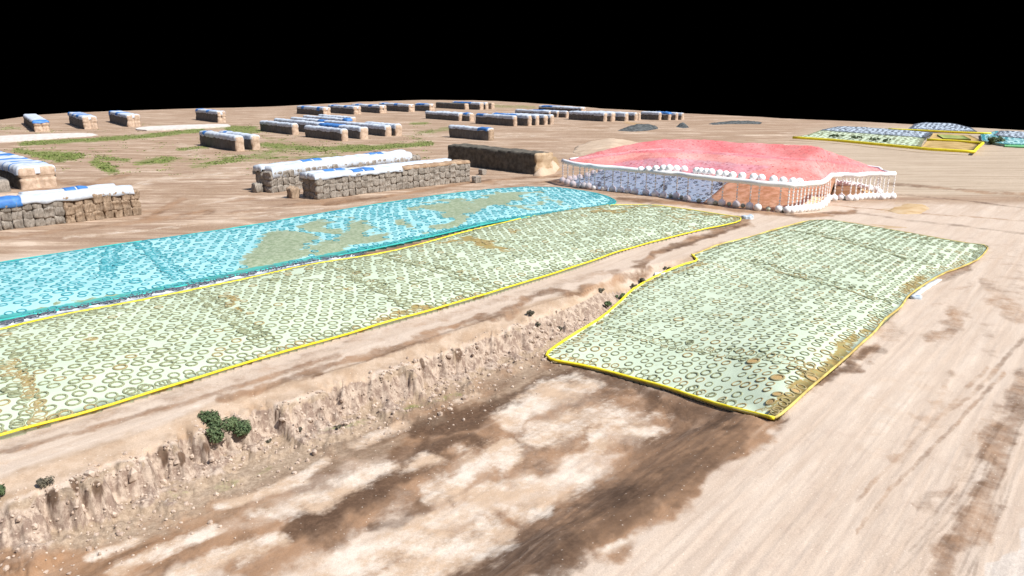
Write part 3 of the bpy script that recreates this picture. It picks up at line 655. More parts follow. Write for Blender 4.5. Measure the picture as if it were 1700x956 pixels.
# ------------------------------------------------------------------ write the tyres: nearest as things, the rest as one mass
def inframe(t): return -10 < t[10] < 1710 and -10 < t[11] < 966
TY.sort(key=lambda t: (0 if inframe(t) else 1, t[9]/t[5]))
near, rest = TY[:292], TY[292:]
protos = {}
for mk in (0, 1, 2):
    V, Q = torus(1, .21, .6, 26, 8)
    protos[mk] = mesh_obj('tyre', V, Q, TYM[mk], None, True).data
dV = [(0, 0, .02)]+[(.86*math.cos(a*math.pi/8), .86*math.sin(a*math.pi/8), -.05) for a in range(16)]
dF = [(0, 1+a, 1+(a+1) % 16) for a in range(16)]; dirt_me = mesh_obj('dirt_fill', dV, dF, M_DIRT, None, True).data
for o in [o for o in COL.objects if o.data in list(protos.values())+[dirt_me]]: bpy.data.objects.remove(o)
for (x, y, z, gx, gy, R, mk, dirt, pid, d, px, py) in near:
    o = bpy.data.objects.new('tyre', protos[mk]); COL.objects.link(o); o.location = (x, y, z+R*.07)
    n = Vector((-gx, -gy, 1)).normalized(); o.rotation_euler = n.to_track_quat('Z', 'Y').to_euler(); s = R/1.0
    o.scale = (s*random.uniform(.94, 1.04), s, s*random.uniform(.8, 1.15))
    if pid == 3:
        if dirt: tag(o, 'tyre filled with ochre dirt lying on the pale green trench clamp', 'tyre', 'dirt filled tyres on the trench clamp')
        elif mk == 1: tag(o, 'brown dusty tyre lying on the pale green trench clamp', 'tyre', 'dusty tyres on the trench clamp')
        else: tag(o, 'clean olive tyre ring lying on the pale green trench clamp', 'tyre', 'olive tyres on the trench clamp')
    elif pid == 2:
        if mk == 1: tag(o, 'brown dusty tyre weighing down the long yellow edged clamp', 'tyre', 'dusty tyres on the long clamp')
        else: tag(o, 'clean olive tyre ring weighing down the long yellow edged clamp', 'tyre', 'olive tyres on the long clamp')
    else: tag(o, 'teal tyre ring lying on the cyan sheet', 'tyre', 'teal tyres on the cyan sheet')
    if dirt:
        c = bpy.data.objects.new('dirt_fill', dirt_me); COL.objects.link(c); c.parent = o
def mass(items, name, seg, rs, lab):
    V0, Q0 = torus(1, .21, .55, seg, rs); n = len(items); A = np.array([(t[0], t[1], t[2], t[3], t[4], t[5], t[6], t[7]) for t in items], float)
    V = V0[None]*A[:, 5][:, None, None]; V[:, :, 2] += V[:, :, 0]*A[:, 3][:, None]+V[:, :, 1]*A[:, 4][:, None]
    V[:, :, 0] += A[:, 0][:, None]; V[:, :, 1] += A[:, 1][:, None]; V[:, :, 2] += A[:, 2][:, None]+A[:, 5][:, None]*.05
    Q = (Q0[None]+(np.arange(n)*len(V0))[:, None, None]).reshape(-1, 4)
    o = big_mesh(name, V.reshape(-1, 3), Q, TYM, np.repeat(A[:, 6], len(Q0))); tag(o, lab, 'tyres', kind='stuff')
mass(rest, 'tyres', 12, 6, 'hundreds of smaller and further tyres covering the silage sheets')
print('TYRES', len(TY))

# ------------------------------------------------------------------ bale stacks
M_STRAW = NT('shaded_side_straw', .95)  # darker straw for the long stack sides, with their shade put into the colour
_n = M_STRAW.noise(1.4, 7, .7, M_STRAW.map((1, 1, .35))); _f = M_STRAW.noise(9, 5, .75, M_STRAW.map((1, 1, .25)))
M_STRAW.col(M_STRAW.mix(M_STRAW.rng(_f, .4, .7, 0, .6), M_STRAW.mix(M_STRAW.rng(_n, .3, .7), (.125, .12, .115), (.21, .20, .185)), (.07, .062, .055))).bump(_f, .8, .15)
M_STRAW = M_STRAW.m
M_TANLIT = mottled('lit_tan_straw', (.44, .32, .23), (.62, .48, .37), 1.1, 7, .95, .7, 8)  # tan straw, kept lighter on stack ends to paint the sunlit face
def straw(name, a, b, d):
    m = NT(name, .95); n1 = m.noise(2.6, 8, .75, m.map((2.4, 1, .5))); n2 = m.noise(11, 5, .8, m.map((2, 1, .35))); n3 = m.noise(.35, 4, .6)
    c = m.mix(m.rng(n1, .36, .64), a, b); c = m.mix(m.rng(n2, .5, .68, 0, .8), c, d); c = m.mix(m.rng(n3, .5, .65, 0, .5), c, d); m.col(c).bump(n2, 1, .2); return m.m
M_BROWN = straw('brown_straw', (.36, .26, .18), (.60, .45, .32), (.14, .10, .07))
M_GREYB = straw('grey_straw', (.30, .265, .23), (.54, .48, .41), (.13, .112, .093))
M_DARKW = mottled('dark_silage_wall', (.075, .068, .055), (.15, .135, .11), .9, 8, .95, .7, 6)  # dark sides of feed wall and banded stack, shade included in the colour
M_TARP = mottled('white_tarp', (.62, .68, .76), (.48, .53, .60), .7, 7, .55, .35, 2.5)
M_TARPB = mottled('blue_tarp', (.05, .17, .46), (.08, .25, .60), 1.2, 5, .5, .3, 2.5)

def boxgrid(dx, dy, dz, st, bottom=False, endx=True):
    nx, ny, nz = (max(2, int(round(d/st))) for d in (dx, dy, dz)); idx = {}; V = []; Fc = []
    def v(i, j, k):
        if (i, j, k) not in idx: idx[(i, j, k)] = len(V); V.append((dx*i/nx, dy*j/ny, dz*k/nz))
        return idx[(i, j, k)]
    for i in range(nx):
        for k in range(nz):
            Fc.append((v(i, 0, k), v(i+1, 0, k), v(i+1, 0, k+1), v(i, 0, k+1))); Fc.append((v(i+1, ny, k), v(i, ny, k), v(i, ny, k+1), v(i+1, ny, k+1)))
        for j in range(ny):
            Fc.append((v(i, j, nz), v(i+1, j, nz), v(i+1, j+1, nz), v(i, j+1, nz)))
            if bottom: Fc.append((v(i, j+1, 0), v(i+1, j+1, 0), v(i+1, j, 0), v(i, j, 0)))
    if endx:
        for j in range(ny):
            for k in range(nz):
                Fc.append((v(0, j+1, k), v(0, j, k), v(0, j, k+1), v(0, j+1, k+1))); Fc.append((v(nx, j, k), v(nx, j+1, k), v(nx, j+1, k+1), v(nx, j, k+1)))
    return np.array(V, float), Fc
def rounded(V, dx, dy, dz, r, floor=True):
    lo = np.array([r, r, -1e3 if floor else r]); hi = np.array([dx-r, dy-r, dz-r]); q = np.clip(V, lo, hi); d = V-q; L = np.linalg.norm(d, axis=1)
    cheb = np.abs(d).max(1); m = L > 1e-6; N = np.zeros_like(V); N[m] = d[m]/L[m][:, None]; P = V.copy(); P[m] = q[m]+N[m]*cheb[m][:, None]
    return P, N
def stack(B, axL, L, wd, Ht, label, cat='bale stack', group=None, blue=(), body=M_STRAW, seed=0, hang=.75, tarp=(0, 1), wside=1, endmat=M_TANLIT, pitch=1.25, rnd=.7, white=True, st=.55, tm=None, grooves=.09, lean=0):
    """B: near end corner; axL: unit vector along the stack away from B; the stack lies to the right of that vector when wside=1"""
    rz = math.atan2(axL.y, axL.x); root = empty('bale_stack', (B.x, B.y, gz(B.x, B.y)-.05), rz); tag(root, label, cat, group)
    if wd > 3.4 and white: st = .3
    V, Fc = boxgrid(L, wd, Ht, st); P, N = rounded(V, L, wd, Ht, min(rnd, wd*.45)); s = seed*3.7
    n = vn3(P[:, 0]/.9+s, P[:, 1]/.9, P[:, 2]/.9, seed)-.5; n2 = vn3(P[:, 0]/3+s, P[:, 1]/3, P[:, 2]/3, seed+3)-.5
    gr = -grooves*np.exp(-((((P[:, 0]/pitch) % 1)-.5)/.14)**2)-grooves*.8*np.exp(-(((P[:, 2]/(Ht/3)) % 1-.5)/.12)**2)*0
    ny_ = 0*gr
    if wd > 3.4: ny_ = np.where(P[:, 0] < .8, -.55*np.exp(-((P[:, 1]-wd/2)/.22)**2)-.35*np.exp(-((P[:, 2]-Ht*.5)/.16)**2), 0)
    P = P+N*(n*.28+n2*.3+gr+ny_)[:, None]; P[:, 2] = np.maximum(P[:, 2], 0)-.05*(P[:, 2] < .01)
    P[:, 0] += (P[:, 2]/Ht)*lean*(P[:, 0] < .6)
    if wside > 0: P[:, 1] *= -1; Fc = [f[::-1] for f in Fc]
    mi = [1 if all(P[i][0] < .75 for i in f) else 0 for f in Fc]
    ends = [f for f, q in zip(Fc, mi) if q]; sides = [f for f, q in zip(Fc, mi) if not q]
    def sub(fs, nm, mt):
        ids = sorted({i for f in fs for i in f}); mp = {i: k for k, i in enumerate(ids)}
        return mesh_obj(nm, [P[i] for i in ids], [tuple(mp[i] for i in f) for f in fs], mt, root, True)
    sub(sides, 'stacked_bales', body); sub(ends, 'bale_ends', endmat)
    def cover(x0, x1, off, nm, mt, hg, par=root, sd=0, yr=(0, 1)):
        l = x1-x0; V2, F2 = boxgrid(l+off*2, wd+off*2, Ht+off, .4); 
        zmin = Ht-hg; keep = [f for f in F2 if min(V2[i][2] for i in f) >= zmin-.45]
        Q, N2 = rounded(V2, l+off*2, wd+off*2, Ht+off, min(rnd+off, wd*.45)); X = Q[:, 0]+x0-off; Y = Q[:, 1]-off
        nn = vn3(X/.9+s, Y/.9, Q[:, 2]/.9, seed)-.5; n22 = vn3(X/3+s, Y/3, Q[:, 2]/3, seed+3)-.5
        lo = V2[:, 2] < zmin; hem = vn2(X/1.1+Y, 0*X+sd, seed+9)
        Q = Q+N2*(nn*.26+n22*.3)[:, None]; Q[:, 2] = np.where(lo, np.maximum(Q[:, 2], zmin-.25)-hem*.4, Q[:, 2])
        Q[:, 0] += x0-off; Q[:, 1] -= off
        if yr != (0, 1): keep = [f for f in keep if yr[0]*wd <= sum(Q[i][1] for i in f)/len(f) <= yr[1]*wd]
        if wside > 0: Q[:, 1] *= -1; keep = [f[::-1] for f in keep]
        ids = sorted({i for f in keep for i in f}); mp = {i: k for k, i in enumerate(ids)}
        return mesh_obj(nm, [Q[i] for i in ids], [tuple(mp[i] for i in f) for f in keep], mt, par, True)
    if white: cover(tarp[0]*L+.15, tarp[1]*L-.05, .09, 'tarp', tm or M_TARP, hang)
    for q, bb in enumerate(blue):
        cover(bb[0]*L, bb[1]*L, .15, 'blue_strip', M_TARPB, bb[2] if len(bb) > 2 else hang*.6, sd=q+2, yr=bb[3] if len(bb) > 3 else (0, 1))
    return root
DL = Vector((-.66, .75, 0)).normalized()
def far_stack(bx, by, ax, topy, label, group, ew=2.4, blue=(), seed=None, dirv=DL, **k):
    """bx,by near-left corner of the lit end; ax where the long side ends; topy of the end top"""
    B = W(bx, by); g = (ax-850)/F
    # length so that the far end shows at column ax
    best = min((abs(850+F*(B.x+dirv.x*l)/((B.y+dirv.y*l)*cp+H*sp)-ax), l) for l in np.arange(2, 60, .25))[1]
    Ht = H*(1-(topy-122)/(by-122.))
    return stack(B, dirv, best, ew, Ht, label, group=group, blue=blue, seed=seed if seed is not None else int(bx) % 97, **k)
G1 = 'single bale stacks along the far left edge'
L1D = Vector((-.70, .72, 0)).normalized(); L2D = (W(40, 205)-W(57, 219)).normalized()
far_stack(57, 219, 40, 200, 'white topped stack of square bales nearest the left edge, on the skyline', G1, 5.0, [(.0, .10, .3)], dirv=L2D, hang=.4)
far_stack(139, 214.5, 115, 193, 'skyline bale stack with crumpled blue and white cover, between two similar stacks', G1, 5.0, [(.25, .42, .4), (.6, .72, .4), (.9, 1, .8)], dirv=(W(115, 205)-W(139, 214.5)).normalized())
far_stack(212, 210.5, 182, 190, 'bale stack with two blue bands, right of the crumpled cover stack', G1, 5.0, [(.45, .6, .5), (.88, 1, 1.2)], dirv=(W(182, 202)-W(212, 210.5)).normalized())
far_stack(362, 203.5, 325, 184, 'bale stack whose blue and white cover has slid down its right end', G1, 3.6, [(.35, .5, .5), (.85, 1, .6)], hang=1.0, dirv=(W(326, 198.5)-W(362, 203.5)).normalized())
G2 = 'grey bale stacks in the middle of the grassy field'
far_stack(392, 251.5, 331, 225, 'nearer stack of the pair standing apart left of the grassy field group', G2, 2.6, [(.78, .9, .4)])
far_stack(419, 249, 364, 224, 'rear stack of the pair standing apart, mostly hidden behind its grey neighbour', G2, 2.6, [(.75, .88, .4)])
far_stack(486, 224, 431, 205, 'leftmost stack of the grassy field group, whole grey side visible', G2, 2.4)
far_stack(532, 222, 455, 203, 'pale topped stack partly hidden behind the leftmost of the grassy field group', G2, 2.4)
far_stack(568, 234.5, 505, 214, 'frontmost stack of the grassy field group, with a sloping cut corner', G2, 2.4)
far_stack(599, 231.5, 520, 211, 'stack with a long blue cover just behind the frontmost of the grassy field group', G2, 3.2, [(.42, .88, .5)])
far_stack(605, 222, 482, 205, 'narrow pale topped stack in the middle rank of the grassy field group', G2, 2.4, [(.5, .6, .4)])
far_stack(577, 212, 503, 197, 'short pale stack at the back of the grassy field group', G2, 2.4, [(.0, .12, .4)])
far_stack(576+8, 210, 528, 194, 'rearmost stack of the grassy field group, with a ragged end', G2, 2.4)
far_stack(641, 226.5, 585, 208, 'second stack from the right of the grassy field group, with a rounded white end', G2, 2.4, hang=1.0)
far_stack(657, 225.5, 604, 206, 'rightmost stack of the grassy field group, with a tan end', G2, 2.8)
G3 = 'bale stacks on the far skyline'
far_stack(537, 192, 492, 178, 'skyline stack with blue stripe beside a bare brown gap, leftmost of the far row', G3, 4.4, [(.12, .25, 1.4), (.68, .8, .8)], hang=1.0)
far_stack(588, 190, 544, 176, 'skyline stack with two small blue patches, second of the far row', G3, 4.4, [(.25, .4, .3), (.75, .88, .3)])
far_stack(631, 188, 582, 174.5, 'skyline stack with blue patches, third of the far row, right of the two patch stack', G3, 4.4, [(.25, .4, .5), (.7, .85, .5)])
far_stack(679, 186, 629, 173, 'skyline stack with blue spots, fourth of the far row', G3, 4.0, [(.35, .5, .4), (.8, .92, .4)])
far_stack(713, 185, 688, 172.5, 'short blue topped skyline stack in the middle of the far row', G3, 3.8, [(.3, .9, .4)])
far_stack(772, 181.5, 723, 171, 'bare brown stack without a cover on the skyline', G3, 3.2, white=False)
far_stack(797, 182, 750, 170, 'blue and white covered skyline stack right of the bare brown stack', G3, 3.0, [(.3, .95, .3)])
far_stack(806, 181.5, 775, 170, 'narrow tan stack near the right end of the far row', G3, 2.6)
far_stack(816, 181, 790, 170, 'last small stack at the right end of the far row', G3, 2.6, white=False, body=M_BROWN)
G4 = 'bale stacks in the middle of the far field'
far_stack(762, 200.5, 705, 187, 'long grey stack at the left of the middle group, with white top', G4, 2.4)
far_stack(780, 201, 722, 187, 'stack with a curved white shoulder behind the long grey stack of the middle group', G4, 2.6, [(.05, .2, .3)])
far_stack(853, 210, 788, 192, 'frontmost stack of the five abreast, its whole dark side visible', G4, 2.2, [(.75, .98, .5)])
for q, (bx, by, ax, lab) in enumerate(((877, 209.5, 815, 'second of the five stacks abreast, with a bright blue cover'), (890, 208.5, 830, 'third of the five stacks abreast, in the middle of them'),
                                       (904, 208, 846, 'fourth of the five stacks abreast'), (914, 207, 858, 'rightmost of the five stacks abreast'))):
    far_stack(bx, by, ax, 191, lab, G4, 2.2, [(.3, .95, .4)] if q == 0 else [])
G5 = 'bale stacks in the right of the far field'
far_stack(912, 194.5, 854, 184, 'long grey stack at the back left of the right hand stacks', G5, 2.2)
far_stack(925, 195, 880, 184, 'narrow stack right behind the long grey stack at the back', G5, 2.6, [(.5, .95, .3)])
far_stack(940, 195.5, 895, 184.5, 'third stack of the back rank, next to a long grey wall of bales', G5, 2.2, [(.3, .6, .3)])
far_stack(1003, 202, 943, 187, 'longest grey stack of the right hand stacks, with a pale top', G5, 2.4)
far_stack(1015, 202, 950, 187, 'slim stack next to the longest grey one, with a leaning tan end', G5, 2.8, hang=.9)
far_stack(1038, 201.5, 975, 187, 'bulging dark stack with a white sloping end near the black heap of rubble', G5, 2.4, hang=1.2)
far_stack(1054, 200.5, 990, 187, 'dark stack between the bulging stack and a thin tan one', G5, 2.2)
far_stack(1060, 199.5, 1000, 187, 'thin tan ended stack without a blue cover, left of the last four', G5, 2.0, white=False, body=M_GREYB)
far_stack(1094, 199.5, 1062, 186, 'first of the last four stacks on the right, with a grey side', G5, 2.2)
far_stack(1110, 199.5, 1072, 186, 'blue topped stack among the last four on the right', G5, 2.2, [(.0, .6, .4)])
far_stack(1122, 199.5, 1084, 186.5, 'third of the last four stacks on the right', G5, 2.0)
far_stack(1132, 199, 1096, 187, 'last bale stack on the right, dark sided', G5, 2.0)
far_stack(940, 184, 893, 176.5, 'small blue and white covered stack low on the skyline behind the right hand stacks', G5, 3, [(.2, .9, .3)])
far_stack(965, 186, 915, 178, 'flat pale covered stack on the skyline with a dark hollow at its right', G5, 4)
far_stack(812, 234, 744, 213, 'lone stack with a white top and a blue scrap, left of the tan earth mound', None, 2.4, [(.02, .3, .5)], endmat=M_BROWN, hang=.4)
# big uncovered wall
M_MOUND0 = mottled('crumbled_feed', (.36, .25, .15), (.56, .43, .29), .5, 8, .95, .9, 3)
B = W(890, 290.5); dv_ = (W(743, 271)-B); Lw = dv_.length
wallo = stack(B, dv_.normalized(), Lw, 5, 4.4, 'long dark uncovered wall of stacked feed with a crumbling ochre end', 'feed wall', seed=5, body=M_DARKW, white=False, endmat=M_MOUND0, pitch=.9, rnd=.25, grooves=.05)
wallo.name = 'feed_wall'
# the big striped pair, far left
B = W(35, 316); dv_ = (W(-120, 262)-B)
stack(B, dv_.normalized(), 46, 6.2, 4.1, 'broad stack with a white cover crossed by many blue bands, at the left edge', seed=12, hang=.9, rnd=.8, group='blue banded stacks at the left edge',
      blue=[(.10, .13, .9), (.20, .24, .9), (.31, .36, .9), (.50, .62, .9), (.72, .8, .9)], body=M_DARKW)
stack(W(-6, 321), dv_.normalized(), 30, 2.4, 2.4, 'tan bale corner cut off by the left edge beside the blue banded stack', seed=13, white=False, group='blue banded stacks at the left edge', endmat=M_GREYB)

# ------------------------------------------------------------------ near stacks made of single bales
def bale_mesh(i, mat):
    lx, ly, lz = 1.27, 2.3, 1.36; V, Fc = boxgrid(lx, ly, lz, .16, True); P, N = rounded(V, lx, ly, lz, .2, False)
    n = vn3(P[:, 0]*1.6+i*9, P[:, 1]*1.6, P[:, 2]*1.6, i)-.5; n2 = vn3(P[:, 0]*5+i*9, P[:, 1]*5, P[:, 2]*5, i+7)-.5
    n3 = vn3(P[:, 0]*7+i*9, P[:, 1]*7, P[:, 2]*2.2, i+17)-.5; P = P+N*(n*.3+n2*.12+n3*.22)[:, None]-np.array([lx/2, ly/2, .08])
    o = mesh_obj('straw_bale', P, Fc, mat, None, True); me = o.data; bpy.data.objects.remove(o); return me
BM = {k: [bale_mesh(i+j*5, m) for i in range(5)] for j, (k, m) in enumerate((('grey', M_GREYB), ('brown', M_BROWN)))}
def bale(kind, p, rz, label, group, sc=1.0):
    o = bpy.data.objects.new('straw_bale', random.choice(BM[kind])); COL.objects.link(o); o.location = p; o.rotation_euler = (0, random.uniform(-.03, .03), rz+random.uniform(-.05, .05)+(math.pi if random.random() < .5 else 0))
    s = sc*random.uniform(.95, 1.04); o.scale = (s*random.uniform(.93, 1.02), s, s*random.uniform(.97, 1.02)); return tag(o, label, 'straw bale', group)
def near_row(Aw, Bw, tiers, depth, kindf, label, group, rowsfull=(0,), th=1.2, start=0):
    """bales from Aw to Bw (front base line), extra rows behind"""
    d = (Bw-Aw); L = d.length; d.normalize(); nrm = Vector((-d.y, d.x, 0)); n = int(round(L/1.25)); rz = math.atan2(d.y, d.x)
    for r in range(depth):
        for q in range(start, n):
            if r not in rowsfull and q not in (0, n-1): continue
            for t in range(tiers):
                sag = random.uniform(-.06, .06); p = Aw+d*((q+.5)*L/n)+nrm*(1.15+2.35*r+sag)
                p.z = gz(p.x, p.y)+t*th-.05
                lb, gp = (label, group) if not callable(label) else label(q, n)
                bale(kindf(q, n), p, rz, lb, gp)
    return d, nrm, L
def long_tarp(A, d, nrm, x0, x1, y0, y1, z, hf, hb, label, blue=(), seed=0, rise=.5):
    """cover laid over the row; hf/hb how far it hangs down the front and back"""
    root = empty('tarpaulin', (A.x, A.y, 0), math.atan2(d.y, d.x)); tag(root, label, 'tarpaulin', 'covers on the near bale stacks')
    def strip(xa, xb, off, nm, mt, fr=(0, 1)):
        nx = max(3, int((xb-xa)/.4)); prof = []; yc = (y0+y1)/2; hw = (y1-y0)/2+.12+off
        for s_ in np.linspace(-1, 1, 19):
            prof.append((yc+hw*math.copysign(min(1, abs(s_)*1.25)**1.0, s_)if abs(s_) < .8 else yc+hw*math.copysign(1, s_), s_))
        V = []; Fc = []; ps = [p for k, p in enumerate(prof) if fr[0] <= k/18 <= fr[1]]
        for i in range(nx+1):
            x = xa+(xb-xa)*i/nx
            for (y, s_) in ps:
                a = abs(s_); top = z+off+rise*math.sqrt(max(0, 1-min(1, a/.8)**2.6)); h = hf if s_ < 0 else hb
                zz = top if a <= .8 else z+off-h*(a-.8)/.2
                wv = (float(vn2(x/1.3+seed, s_*2+3, seed))-.5); fl = (float(vn2(x/.62, seed+s_, seed+2))-.5)
                if a > .8: yy = y+math.copysign(.10, s_)*(1+fl*2)*(a-.8)/.2; zz += (wv*.6*h*(a-.8)/.2)
                else: yy = y; zz += wv*.22+fl*.05
                V.append((x, yy, zz))
        m = len(ps)
        for i in range(nx):
            for k in range(m-1): Fc.append((i*m+k, (i+1)*m+k, (i+1)*m+k+1, i*m+k+1))
        # end caps hanging down
        if nm == 'cover':
            for i, sg in ((0, -1), (nx, 1)):
                b = len(V); row = [V[i*m+k] for k in range(m)]
                for k, (vx, vy, vz) in enumerate(row): V.append((vx+sg*.12, vy, min(vz, z-.35-.3*float(vn2(vy*1.5, seed+i, 3)))))
                for k in range(m-1): Fc.append((i*m+k, b+k, b+k+1, i*m+k+1) if sg > 0 else (i*m+k+1, b+k+1, b+k, i*m+k))
        o = mesh_obj(nm, V, Fc, mt, root, True); md = o.modifiers.new('t', 'SOLIDIFY'); md.thickness = .04; return o
    strip(x0, x1, 0, 'cover', M_TARP)
    for a, b in blue: strip(a, b, .05, 'blue_patch', M_TARPB, (.08, .8))
    return root
# front stack Q
QA, QB = W(527, 332), W(781, 301); dq = (QB-QA).normalized()
def qlab(q, n):
    if q < n*.5: return ('grey rotting bale under the white cover of the front stack beside the teal edged clamp', 'bales under the cover of the front stack')
    return ('bare brown topped bale in the uncovered right half of the front stack', 'bales in the uncovered half of the front stack')
d, nr, LQ = near_row(QA, QB, 3, 2, lambda q, n: 'grey', qlab, None, rowsfull=(0,))
xq = lambda px, py: (W(px, py, 3.6)-QA).dot(d)
long_tarp(QA, d, nr, -.2, LQ*.52, .1, 2.4, 3.8, .55, .3, 'white cover with two blue patches along the front row of the front stack', [(LQ*.215, LQ*.275), (LQ*.285, LQ*.345)], 3)
long_tarp(QA, d, nr, -.25, LQ*.93, 2.6, 4.7, 3.8, .3, .9, 'long white cover on the back row of the front stack, with small blue patches', [(LQ*.10, LQ*.16), (LQ*.17, LQ*.22)], 5)
M_MATT = mottled('straw_litter', (.30, .20, .13), (.46, .33, .22), 1, 8, .95, .9, 8)
# loose straw on the uncovered tops
V, Fc = boxgrid(LQ*.47, 2.5, .5, .3); P, N = rounded(V, LQ*.47, 2.5, .5, .22); P = P+N*((vn3(P[:, 0]*1.4, P[:, 1]*1.4, P[:, 2], 5)-.5)*.4)[:, None]
o = mesh_obj('loose_straw', P, Fc, M_MATT, None, True, (QA+d*LQ*.53+nr*.0+Vector((0, 0, 3.5)))); o.rotation_euler = (0, 0, math.atan2(d.y, d.x)); tag(o, 'brown matted straw lying on the uncovered half of the front stack', 'straw')
# rear stack P
PA, PB = W(452, 320), W(700, 286); dp = (PB-PA).normalized()
d2, n2_, LP = near_row(PA, PB, 3, 2, lambda q, n: 'grey', 'pale grey bale in the second stack, behind the front stack', 'bales in the second stack', rowsfull=(0,))
long_tarp(PA, d2, n2_, .5, LP*.93, .2, 2.5, 4.0, 1.4, .3, 'white cover draped low over the front row of the second stack', [], 8)
long_tarp(PA, d2, n2_, -.1, LP*.95, 2.5, 4.8, 4.1, .3, 1.2, 'white cover with blue squares on the back row of the second stack', [(LP*.24, LP*.30), (LP*.31, LP*.36), (LP*.68, LP*.73), (LP*.74, LP*.78)], 9)
# left stack
FA, FB = W(-70, 392), W(236, 357); 
d3, n3_, LF = near_row(FA, FB, 3, 2, lambda q, n: 'brown' if q > n*.55 else 'grey', 'weathered bale in the stack at the left edge, above the cyan sheet', 'bales in the left edge stack', rowsfull=(0,))
xs_ = lambda px: (px+70)/306.*LF
long_tarp(FA, d3, n3_, LF*.34, LF*.965, .1, 2.4, 3.85, .75, .3, 'white cover along the front row of the stack at the left edge', [], 13)
tb = long_tarp(FA, d3, n3_, 0, LF*.335, .1, 2.4, 3.85, .75, .3, 'blue cover end on the front row of the stack cut off by the left edge', [], 14); tb.children[0].data.materials[0] = M_TARPB
long_tarp(FA, d3, n3_, LF*.37, LF*.90, 2.5, 4.8, 3.95, .3, 1.0, 'white cover with a split blue patch on the back row of the left edge stack', [(LF*.60, LF*.665), (LF*.675, LF*.735)], 15)
long_tarp(FA, d3, n3_, 0, LF*.36, 2.5, 4.8, 3.75, .3, 1.0, 'tan straw covered sheet on the back row of the left edge stack', [], 16).children[0].data.materials[0] = M_TANLIT
# loose bales
for (a, b, k, lb, s_) in ((428, 318, 'grey', 'single upright bale left of the second stack, casting a shadow', 1.05), (487, 328, 'brown', 'single brown bale against the left end of the front stack', 1.1),
                          (801, 290, 'grey', 'small dark bale lying before the long dark feed wall', .72), (791, 303, 'grey', 'dark bale at the right end of the front stack', .8)):
    p = W(a, b); p.z = gz(p.x, p.y)-.03; o = bale(k, p, .7, lb, None, s_); o.scale = (o.scale[0]*1.25, o.scale[1]*.75, o.scale[2]*1.25)

# ------------------------------------------------------------------ the big heap with its measured red surface
def tin(ctrl):
    r = geometry.delaunay_2d_cdt([Vector((c.x, c.y)) for c in ctrl], [], [], 0, 1e-5)
    T = r[2]; Z = [None]*len(r[0])
    for k, orig in enumerate(r[3]): Z[k] = ctrl[orig[0]].z if orig else 0
    def f(x, y):
        x = np.asarray(x, float); y = np.asarray(y, float); z = np.full(len(x), 4.1)
        for t in T:
            a, b, c = (r[0][k] for k in t); D = (b.y-c.y)*(a.x-c.x)+(c.x-b.x)*(a.y-c.y)
            if abs(D) < 1e-9: continue
            u = ((b.y-c.y)*(x-c.x)+(c.x-b.x)*(y-c.y))/D; v = ((c.y-a.y)*(x-c.x)+(a.x-c.x)*(y-c.y))/D; w_ = 1-u-v
            m = (u >= -1e-4) & (v >= -1e-4) & (w_ >= -1e-4); z[m] = u[m]*Z[t[0]]+v[m]*Z[t[1]]+w_[m]*Z[t[2]]
        return z
    return f
FRONT = [(934, 303), (942, 306), (951, 309), (962, 311), (970, 312), (977, 312.5), (987, 315), (1003, 316.5), (1016.7, 317.5), (1030, 319), (1042, 320.6), (1054, 322), (1072, 323.5), (1087, 326), (1101, 328),
         (1122.6, 329.5), (1140.6, 333.5), (1180, 339), (1198, 341), (1222, 343.5), (1244, 346.5), (1258, 349), (1293, 351.5), (1307, 353), (1314, 353), (1321, 352), (1327, 352), (1333, 350.5), (1339, 350),
         (1345, 349.5), (1351, 349), (1357, 348), (1362, 346), (1367, 342.5), (1371, 338), (1375, 333), (1384, 333), (1396, 331.5), (1410, 333), (1419, 333), (1427, 331.5), (1434, 330.5), (1441, 330.5),
         (1448, 330.5), (1455, 330.5), (1464, 331), (1471, 330), (1481, 330)]
BACKL = [(946, 300), (953, 299), (962, 297.5), (975, 296), (985, 294), (997, 292), (1008, 290.5), (1016, 289.5), (1027, 288.5), (1040, 286)]
BACKM = [(1050, 283), (1100, 279), (1190, 287), (1300, 298), (1372, 303)]
BACKR = [(1378, 306), (1388, 307.5), (1398, 308), (1404, 309), (1410, 310), (1416, 311), (1422, 312), (1428, 313), (1435, 314.5), (1443, 316), (1455, 318), (1459, 323)]
RZ = 4.1
fw_ = plan(FRONT); bk = plan(BACKL+BACKM+BACKR)
rail_f = [Vector((p.x, p.y, RZ)) for p in fw_]; rail_b = [Vector((p.x, p.y, RZ)) for p in bk]
ring_red = rail_f+rail_b[::-1]
def at(px, py, dist):
    """point on the ray of a pixel at ground distance y=dist"""
    a, b = px-850, -(py-478); dd = Vector((a, F*cp+b*sp, -F*sp+b*cp)); t = dist/dd.y; return Vector((dd.x*t, dist, H+dd.z*t))
ridge = [at(1010, 247.5, 148), at(1045, 239.5, 149), at(1080, 233, 150), at(1105, 231, 151), at(1132, 230.5, 151), at(1180, 232, 149), at(1240, 236.5, 146), at(1300, 239, 141), at(1350, 241, 134), at(1370, 243, 130),
         at(1180, 246, 144), at(1300, 256, 134), at(1335, 268, 124), at(1335, 281, 120), at(1395, 257, 127), at(1408, 271, 126), at(1430, 271, 126), at(1444, 275, 125), at(1100, 262, 134), at(1000, 262, 143.0), at(1240, 268, 126), at(1400, 280, 121.5)]
for r_ in ridge: r_.z = max(r_.z, RZ+.1)
red_f0 = tin(ring_red+ridge)
